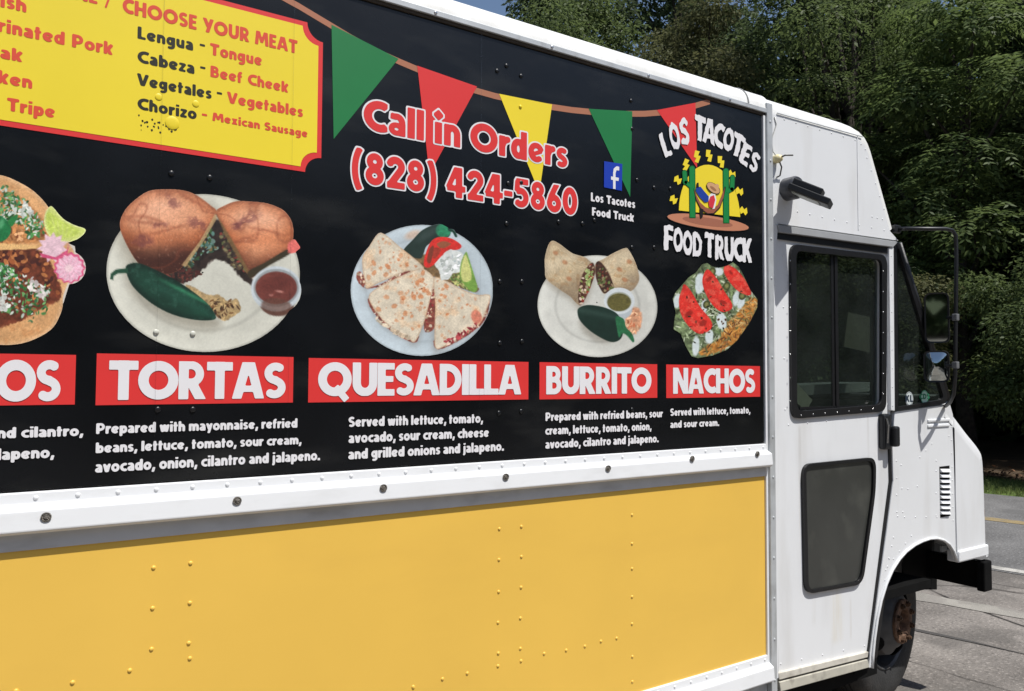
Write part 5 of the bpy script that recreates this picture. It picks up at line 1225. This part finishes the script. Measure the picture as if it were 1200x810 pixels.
s.poly([(-200,180),(-60,110),(60,120),(130,180),(170,230),(175,290),(80,310),(-120,300)], (186,126,76), 6, tex=.35, ts=22, jag=8, seed=6)
s.bits(sdf(s.x,s.y,[(-60,130),(130,190),(170,240),(165,290),(0,300),(-80,260)]), 120, [(206,140,84),(150,92,52),(226,170,120),(120,70,40)], 6, 15, 7)
s.poly([(-100,306),(60,312),(140,318),(130,330),(40,334),(-100,330)], (232,186,124), 4, jag=3)
for reg, sd2, nn in (([(-60,85),(30,90),(100,150),(165,235),(170,280),(110,290),(90,240),(20,230),(-60,200)], 11, 330), ([(-80,370),(20,390),(110,440),(190,480),(185,540),(165,600),(110,610),(70,580),(0,570),(-80,580)], 12, 480)):
    s.bits(sdf(s.x,s.y,reg), nn, [(54,112,56),(80,146,78),(40,88,44),(110,166,100),(62,124,80),(216,222,212),(196,206,196)], 4, 11, sd2, .5)
s.bits(sdf(s.x,s.y,[(90,150),(130,190),(90,210),(50,180)]), 26, [(226,228,220),(206,214,204)], 6, 11, 13)
s.bits(sdf(s.x,s.y,[(120,440),(190,490),(170,520),(110,480)]), 26, [(226,220,214),(210,200,196)], 6, 12, 14)
s.bits(sdf(s.x,s.y,[(-20,500),(40,520),(30,560),(-20,560)]), 30, [(226,226,220),(206,208,200)], 6, 11, 15)
s.poly([(-60,205),(-10,200),(30,225),(42,262),(20,296),(-20,306),(-60,300)], (30,112,62), 3, tex=.15); s.ell(5,235,10,20,20,(110,180,130),6,blend=.6)
s.poly([(30,225),(60,200),(68,208),(45,245)], (40,120,60), 3)
d = s.poly(lime, (206,218,120), 2.2, tex=.06, ts=20); s.tint(sm(2,-2,d)*sm(-7,0,d)*.7,(236,240,186)); s.poly([(176,205),(190,192),(236,226),(300,262),(262,286),(212,280),(188,262)], (186,206,84), 4, blend=.7, tex=.1)
for k in range(5): s.poly([(196+k*20,212+k*11),(200+k*20,212+k*11),(216+k*12,276+k*2),(212+k*12,276+k*2)], (224,230,150), 2, sp=False, blend=.6)
def star(cx, cy, r0, r1, n, ph=0): return [(cx+(r1 if i%2 else r0)*math.cos(math.pi*i/n+ph), cy+(r1 if i%2 else r0)*math.sin(math.pi*i/n+ph)) for i in range(2*n)]
s.poly(star(200,325,60,40,11,.2), (232,196,206), 2, sp=False, tex=.1); s.poly([(150,345),(210,362),(255,335),(262,300),(258,345),(215,372),(160,362)], (206,80,120), 2.5, sp=False)
s.poly(star(264,402,62,54,13), (216,88,128), 2, sp=False); s.poly(star(264,404,54,46,13), (236,190,206), 2.5, sp=False, tex=.08); r = np.hypot(s.x-264, s.y-404); an = np.arctan2(s.y-404, s.x-264); s.tint((r<50)*.3*sm(.2,.9,np.sin(an*13)), (222,130,160)); s.ell(262,404,16,14,0,(240,214,214),6,blend=.7)
s.build('photo of tacos with lime wedge, radish, onion and chopped cilantro', LY(2))
# --- quesadilla
w1 = [(150,262),(180,210),(225,145),(262,150),(340,215),(400,262),(455,315),(420,335),(370,332),(300,360),(230,390),(170,418),(160,380),(150,330)]
w2 = [(180,470),(215,420),(300,375),(400,330),(452,320),(505,365),(500,420),(480,500),(455,590),(410,685),(370,660),(300,620),(240,565)]
w3 = [(505,370),(560,378),(640,420),(720,450),(785,452),(770,520),(730,600),(650,650),(570,700),(515,718),(508,640),(512,500)]
def clipx(x): return ('p', [(60,60),(799,60),(799,360),(799,578),(740,668),(700,760),(60,760)])
ang = np.radians(np.arange(0,360,6)); pe = [(min(799, 445+356*math.cos(a)), 428+328*math.sin(a)) for a in ang]
jq = [(352,232),(400,175),(450,125),(520,97),(560,105),(585,128),(580,160),(520,175),(470,205),(455,240),(440,268),(400,262)]
s = Pic(390, 240, 4.263, 445, 420, [('p',pe), ('p',spl(jq)), ('p',spl([(575,120),(605,125),(622,158),(612,160),(598,138)],3)), ('p',spl(w1))], nr=115, na=470)
PC = (186,198,204); s.c[:] = PC; s.plate(445,428,356,328,0,PC,.9,.78)
s.put(sm(30,-20,sdf(s.x,s.y-14,spl(w2)))*.4,(120,112,104)); s.put(sm(30,-20,sdf(s.x+6,s.y-14,spl(w3)))*.4,(120,112,104)); s.put(sm(24,-20,sdf(s.x+12,s.y-10,spl(w1)))*.3,(130,120,112))
s.ell(400,150,40,20,-20,(214,160,120),10,blend=.5)
s.poly([(395,262),(470,250),(540,300),(620,330),(720,400),(715,438),(640,415),(560,380),(505,362),(450,318)], (116,92,62), 4, tex=.35, ts=14, jag=5)
s.bits(sdf(s.x,s.y,[(560,340),(640,330),(720,400),(700,430),(620,405)]), 120, [(140,160,90),(110,140,70),(190,190,120),(90,110,60)], 5, 13, 31, .4)
d = s.poly(jq, (36,52,46), 2.5, tex=.12, ts=30); s.tint(sm(2,-2,d)*sm(430,380,s.y*0+s.x*.4+s.y)*0,(0,0,0)); s.ell(552,130,38,34,20,(44,132,92),5,tex=.2,ts=12); s.ell(470,150,60,18,-32,(70,84,80),14,blend=.5)
s.poly([(575,118),(602,124),(620,150),(620,162),(610,160),(598,138),(580,132)], (26,60,48), 2)
def tor(pts, sd3, spots, seed):
    d = s.poly(pts, (218,206,184), 2.2, tex=.09, ts=34, seed=seed); ins = sm(2,-2,d); s.tint(ins*sm(.5,.72,s.n(60,seed+1))*.5,(228,184,140)); s.tint(ins*sm(-9,0,d)*.35,(168,112,70))
    rg = np.random.default_rng(sd3); idx = np.nonzero(d < -16)[0]
    for k in rg.choice(idx, spots):
        x0, y0 = s.x[k], s.y[k]; r = rg.choice([4,5,7,10,15]); dd = sdell(s.x+(s.n(7,61)-.5)*8, s.y+(s.n(7,62)-.5)*8, x0, y0, r, r*.75, rg.uniform(0,180)); s.tint(sm(3,-4,dd)*rg.uniform(.4,.85), (196,112,66) if r < 8 else (206,132,86))
    return d
for ep, cl3 in (([(118,345),(140,335),(165,375),(160,415),(240,395),(330,345),(385,330),(375,345),(300,385),(225,412),(165,418),(125,385)], 0), ([(175,468),(195,480),(250,560),(330,625),(415,660),(432,655),(412,690),(350,668),(270,615),(215,555),(180,500)], 1), ([(505,680),(560,690),(660,640),(735,580),(775,500),(785,470),(775,540),(740,600),(670,655),(580,705),(520,722)], 2), ([(480,430),(508,420),(512,520),(505,620),(455,620)], 3)):
    dd = s.poly(ep, (130,72,60), 2.5, tex=.4, ts=10, seed=40+cl3, jag=3); s.bits(dd+4, 46, [(214,190,160),(150,50,56),(110,50,44),(190,150,120),(226,206,190)], 4, 10, 50+cl3)
tor(w1, 1, 42, 1); tor(w2, 2, 60, 2); tor(w3, 3, 34, 3)
s.bits(sdf(s.x,s.y,[(215,560),(300,620),(395,662),(400,675),(300,640),(220,585)]), 30, [(216,200,176),(196,176,150)], 8, 14, 71); s.bits(sdf(s.x,s.y,[(560,680),(650,636),(725,585),(730,600),(650,655),(575,700)]), 40, [(140,40,52),(190,80,84),(216,190,170)], 6, 13, 72); s.ell(718,560,26,34,-20,(206,112,92),5,tex=.2,blend=.8)
s.poly([(455,300),(462,250),(490,185),(530,162),(590,168),(640,200),(632,222),(585,232),(545,262),(505,300),(475,315)], (214,52,44), 2.5, tex=.12, ts=20)
s.poly([(470,280),(482,225),(500,205),(505,225),(488,290)], (116,60,44), 3, blend=.9); s.poly([(520,195),(555,182),(590,196),(560,215),(535,215)], (140,90,60), 3, blend=.9); s.poly([(508,215),(540,225),(520,262),(500,265)], (150,60,44), 3, blend=.8)
s.poly([(510,300),(540,262),(580,225),(630,232),(656,262),(640,330),(600,345),(580,372),(540,372),(530,330)], (216,220,216), 3, tex=.10, ts=14, jag=5, js=14); s.bits(sdf(s.x,s.y,[(540,270),(640,240),(640,320),(560,360)]), 40, [(176,186,186),(238,240,238),(190,196,190)], 6, 14, 77)
s.poly([(665,236),(678,262),(690,300),(715,380),(722,425),(695,435),(650,390),(636,350),(640,290)], (120,160,72), 2.5, tex=.1); s.poly([(662,250),(676,280),(690,330),(690,375),(655,385),(640,350),(645,295)], (202,204,128), 3, tex=.08)
s.c = np.clip(s.c,0,255); s.build('photo of quesadilla wedges with sour cream, tomato, avocado and jalapeno', LY(2))
# --- burrito
b1 = [(118,190),(118,130),(135,70),(155,50),(190,66),(250,110),(310,130),(345,160),(352,190),(330,280),(290,362),(240,320),(180,280),(125,235)]
b2 = [(365,160),(400,140),(450,110),(505,86),(525,95),(555,150),(572,205),(572,250),(540,292),(500,292),(450,280),(405,308),(380,260),(362,210)]
s = Pic(610, 270, 4.138, 370, 350, [('e',373,368,291,247,4), ('p',spl(b1)), ('p',spl(b2))], nr=90, na=400, rmax=460)
s.c[:] = WHITE_P; s.plate(373,368,291,247,4,(204,204,196),.84,.7); s.put(sm(30,-20,sdf(s.x-4,s.y-16,spl(b1)))*.5,(126,116,100))
for pts, sd3 in ((b1,1),(b2,2)):
    d = s.poly(pts, (196,176,142), 2.5, tex=.10, ts=40, seed=sd3); ins = sm(2,-2,d); s.tint(ins*sm(.55,.75,s.n(20,sd3+5))*.45,(170,128,84)); s.tint(ins*sm(.5,.8,s.n(60,sd3+8))*.4,(150,134,116)); s.tint(ins*sm(-30,0,d)*.35,(136,116,94)); e_ = pts is b1; t_ = (s.x-(200 if e_ else 480))*.42+(s.y-(190 if e_ else 190))*(.9 if e_ else .8)-(s.x-s.x); s.tint(ins*sm(20,110,t_)*.45,(116,98,80)); s.tint(ins*np.exp(-((t_+40)/34)**2)*.45,(226,212,184))
for x, y in ((215,155),(528,152),(480,190),(170,110),(235,235),(505,240)): s.ell(x,y,14,10,30,(168,104,66),4,blend=.6)
dd = s.poly([(352,158),(362,200),(345,260),(315,330),(288,364),(280,330),(285,270),(300,215),(330,170)], (84,52,40), 2.5, tex=.4, ts=9); s.bits(dd+3, 70, [(146,60,44),(190,170,140),(120,140,70),(90,50,36),(210,190,170)], 4, 10, 81); s.bits(sdf(s.x,s.y,[(320,190),(350,200),(335,270),(310,260)]), 30, [(130,150,86),(170,180,120)], 5, 10, 82)
dd = s.poly([(366,160),(390,155),(430,210),(452,275),(440,285),(408,306),(385,280),(365,225)], (70,46,36), 2.5, tex=.4, ts=9); s.bits(dd+3, 60, [(120,60,46),(96,110,60),(150,130,100),(60,40,30)], 4, 10, 83)
s.ell(548,440,40,66,10,(206,142,104),5,tex=.35,ts=14,jag=6,blend=.85); s.bits(sdell(s.x,s.y,548,450,34,55,10), 40, [(220,160,124),(186,110,76),(236,190,150)], 5, 12, 84, .4)
s.ell(482,380,60,52,10,(176,184,188),3); s.ell(479,342,74,64,0,(206,212,214),2.5); s.ell(478,347,60,48,0,(160,164,150),2.5); s.ell(478,349,57,43,0,(98,92,50),2.5,tex=.18,ts=12)
s.put(sm(20,-16,sdell(s.x-4,s.y-14,380,450,100,72,28))*.45,(120,112,98))
d = s.poly([(276,400),(285,375),(330,362),(400,372),(455,395),(480,420),(500,460),(490,520),(455,542),(410,532),(340,490),(290,440)], (26,46,38), 2.5, tex=.12, ts=30); s.tint(sm(2,-2,d)*np.exp(-((s.y-395-(s.x-330)*.2)/16)**2)*.35,(70,92,84))
s.poly([(462,420),(500,430),(512,470),(540,500),(552,535),(543,542),(520,515),(496,500),(478,520),(468,480)], (42,102,66), 2.5, tex=.15)
s.c *= 1.0; s.build('photo of a halved burrito with green salsa and a jalapeno', LY(2))
# --- nachos
no = [(738,330),(752,300),(785,262),(815,228),(850,205),(880,165),(905,158),(930,175),(960,182),(1000,172),(1030,155),(1058,175),(1080,215),(1115,290),(1150,335),(1148,375),(1110,450),(1050,535),(1000,580),(930,608),(860,620),(830,612),(800,560),(775,500),(742,480),(745,440),(752,400),(745,365)]
s = Pic(610, 270, 4.138, 940, 390, [('p',no)], nr=80, na=360, rmax=320)
s.c[:] = (104,118,84); dn = sdf(s.x,s.y,no); s.c *= (1+(s.n(14,2)-.5)*1.2)[:,None]
s.bits(dn+2, 620, [(170,186,146),(120,144,90),(206,212,190),(74,94,54),(140,162,110),(44,52,34),(196,202,176),(60,66,40)], 5, 17, 91, .2)
dc = s.poly([(1120,330),(1148,350),(1110,450),(1040,540),(960,590),(870,605),(900,560),(960,530),(1010,450),(1060,390)], (176,116,52), 5, tex=.35, ts=12, jag=8); s.bits(dc, 170, [(196,140,70),(150,96,54),(190,162,110),(84,52,32),(214,168,100),(110,110,66)], 8, 22, 92, .17)
for x, y, rx, ry, ro in ((870,270,22,40,80),(868,240,20,34,85),(975,440,24,42,60),(850,560,18,48,75),(915,515,20,36,70),(960,200,20,24,0),(1045,330,14,40,80),(1070,350,16,34,90),(760,345,20,34,80),(890,370,14,36,75)): s.ell(x,y,rx,ry,ro-70,(206,216,216),4,tex=.06,jag=4)
for x, y in ((902,360),(990,285),(1000,270),(930,200),(1075,318),(962,300)): s.ell(x,y,17,20,20,(84,90,50),2.5,ea=.4,ew=6); s.ell(x,y,8,10,20,(130,130,80),3)
for pts in ([(795,262),(830,300),(870,370),(925,440),(922,480),(870,502),(820,470),(780,410),(768,340),(782,290)], [(905,190),(945,225),(985,290),(1025,355),(1018,385),(975,395),(930,360),(895,300),(882,240)], [(995,168),(1040,185),(1085,235),(1118,300),(1100,315),(1050,290),(1010,245),(986,200)]):
    d = s.poly(pts, (216,54,44), 2.2, tex=.1, ts=24); s.tint(sm(2,-2,d)*sm(-7,0,d)*.5,(180,30,28)); c_ = np.mean(pts,0)
    s.tint(sm(2,-2,d)*sm(.52,.62,s.n(17,int(c_[0])))*.5,(234,110,90)); 
for x, y, rx, ry, ro in ((815,405,12,24,50),(885,450,14,20,60),(915,235,9,18,50),(982,350,18,10,20),(1020,205,14,6,50)): s.ell(x,y,rx,ry,ro,(140,34,26),4,blend=.8,jag=2)
s.bits(dn+12, 40, [(40,40,28),(90,60,40)], 4, 8, 95)
s.c *= (1-.15*sm(-5,0,dn))[:,None]; s.build('photo of nachos under lettuce, tomato slices and sour cream', LY(2))
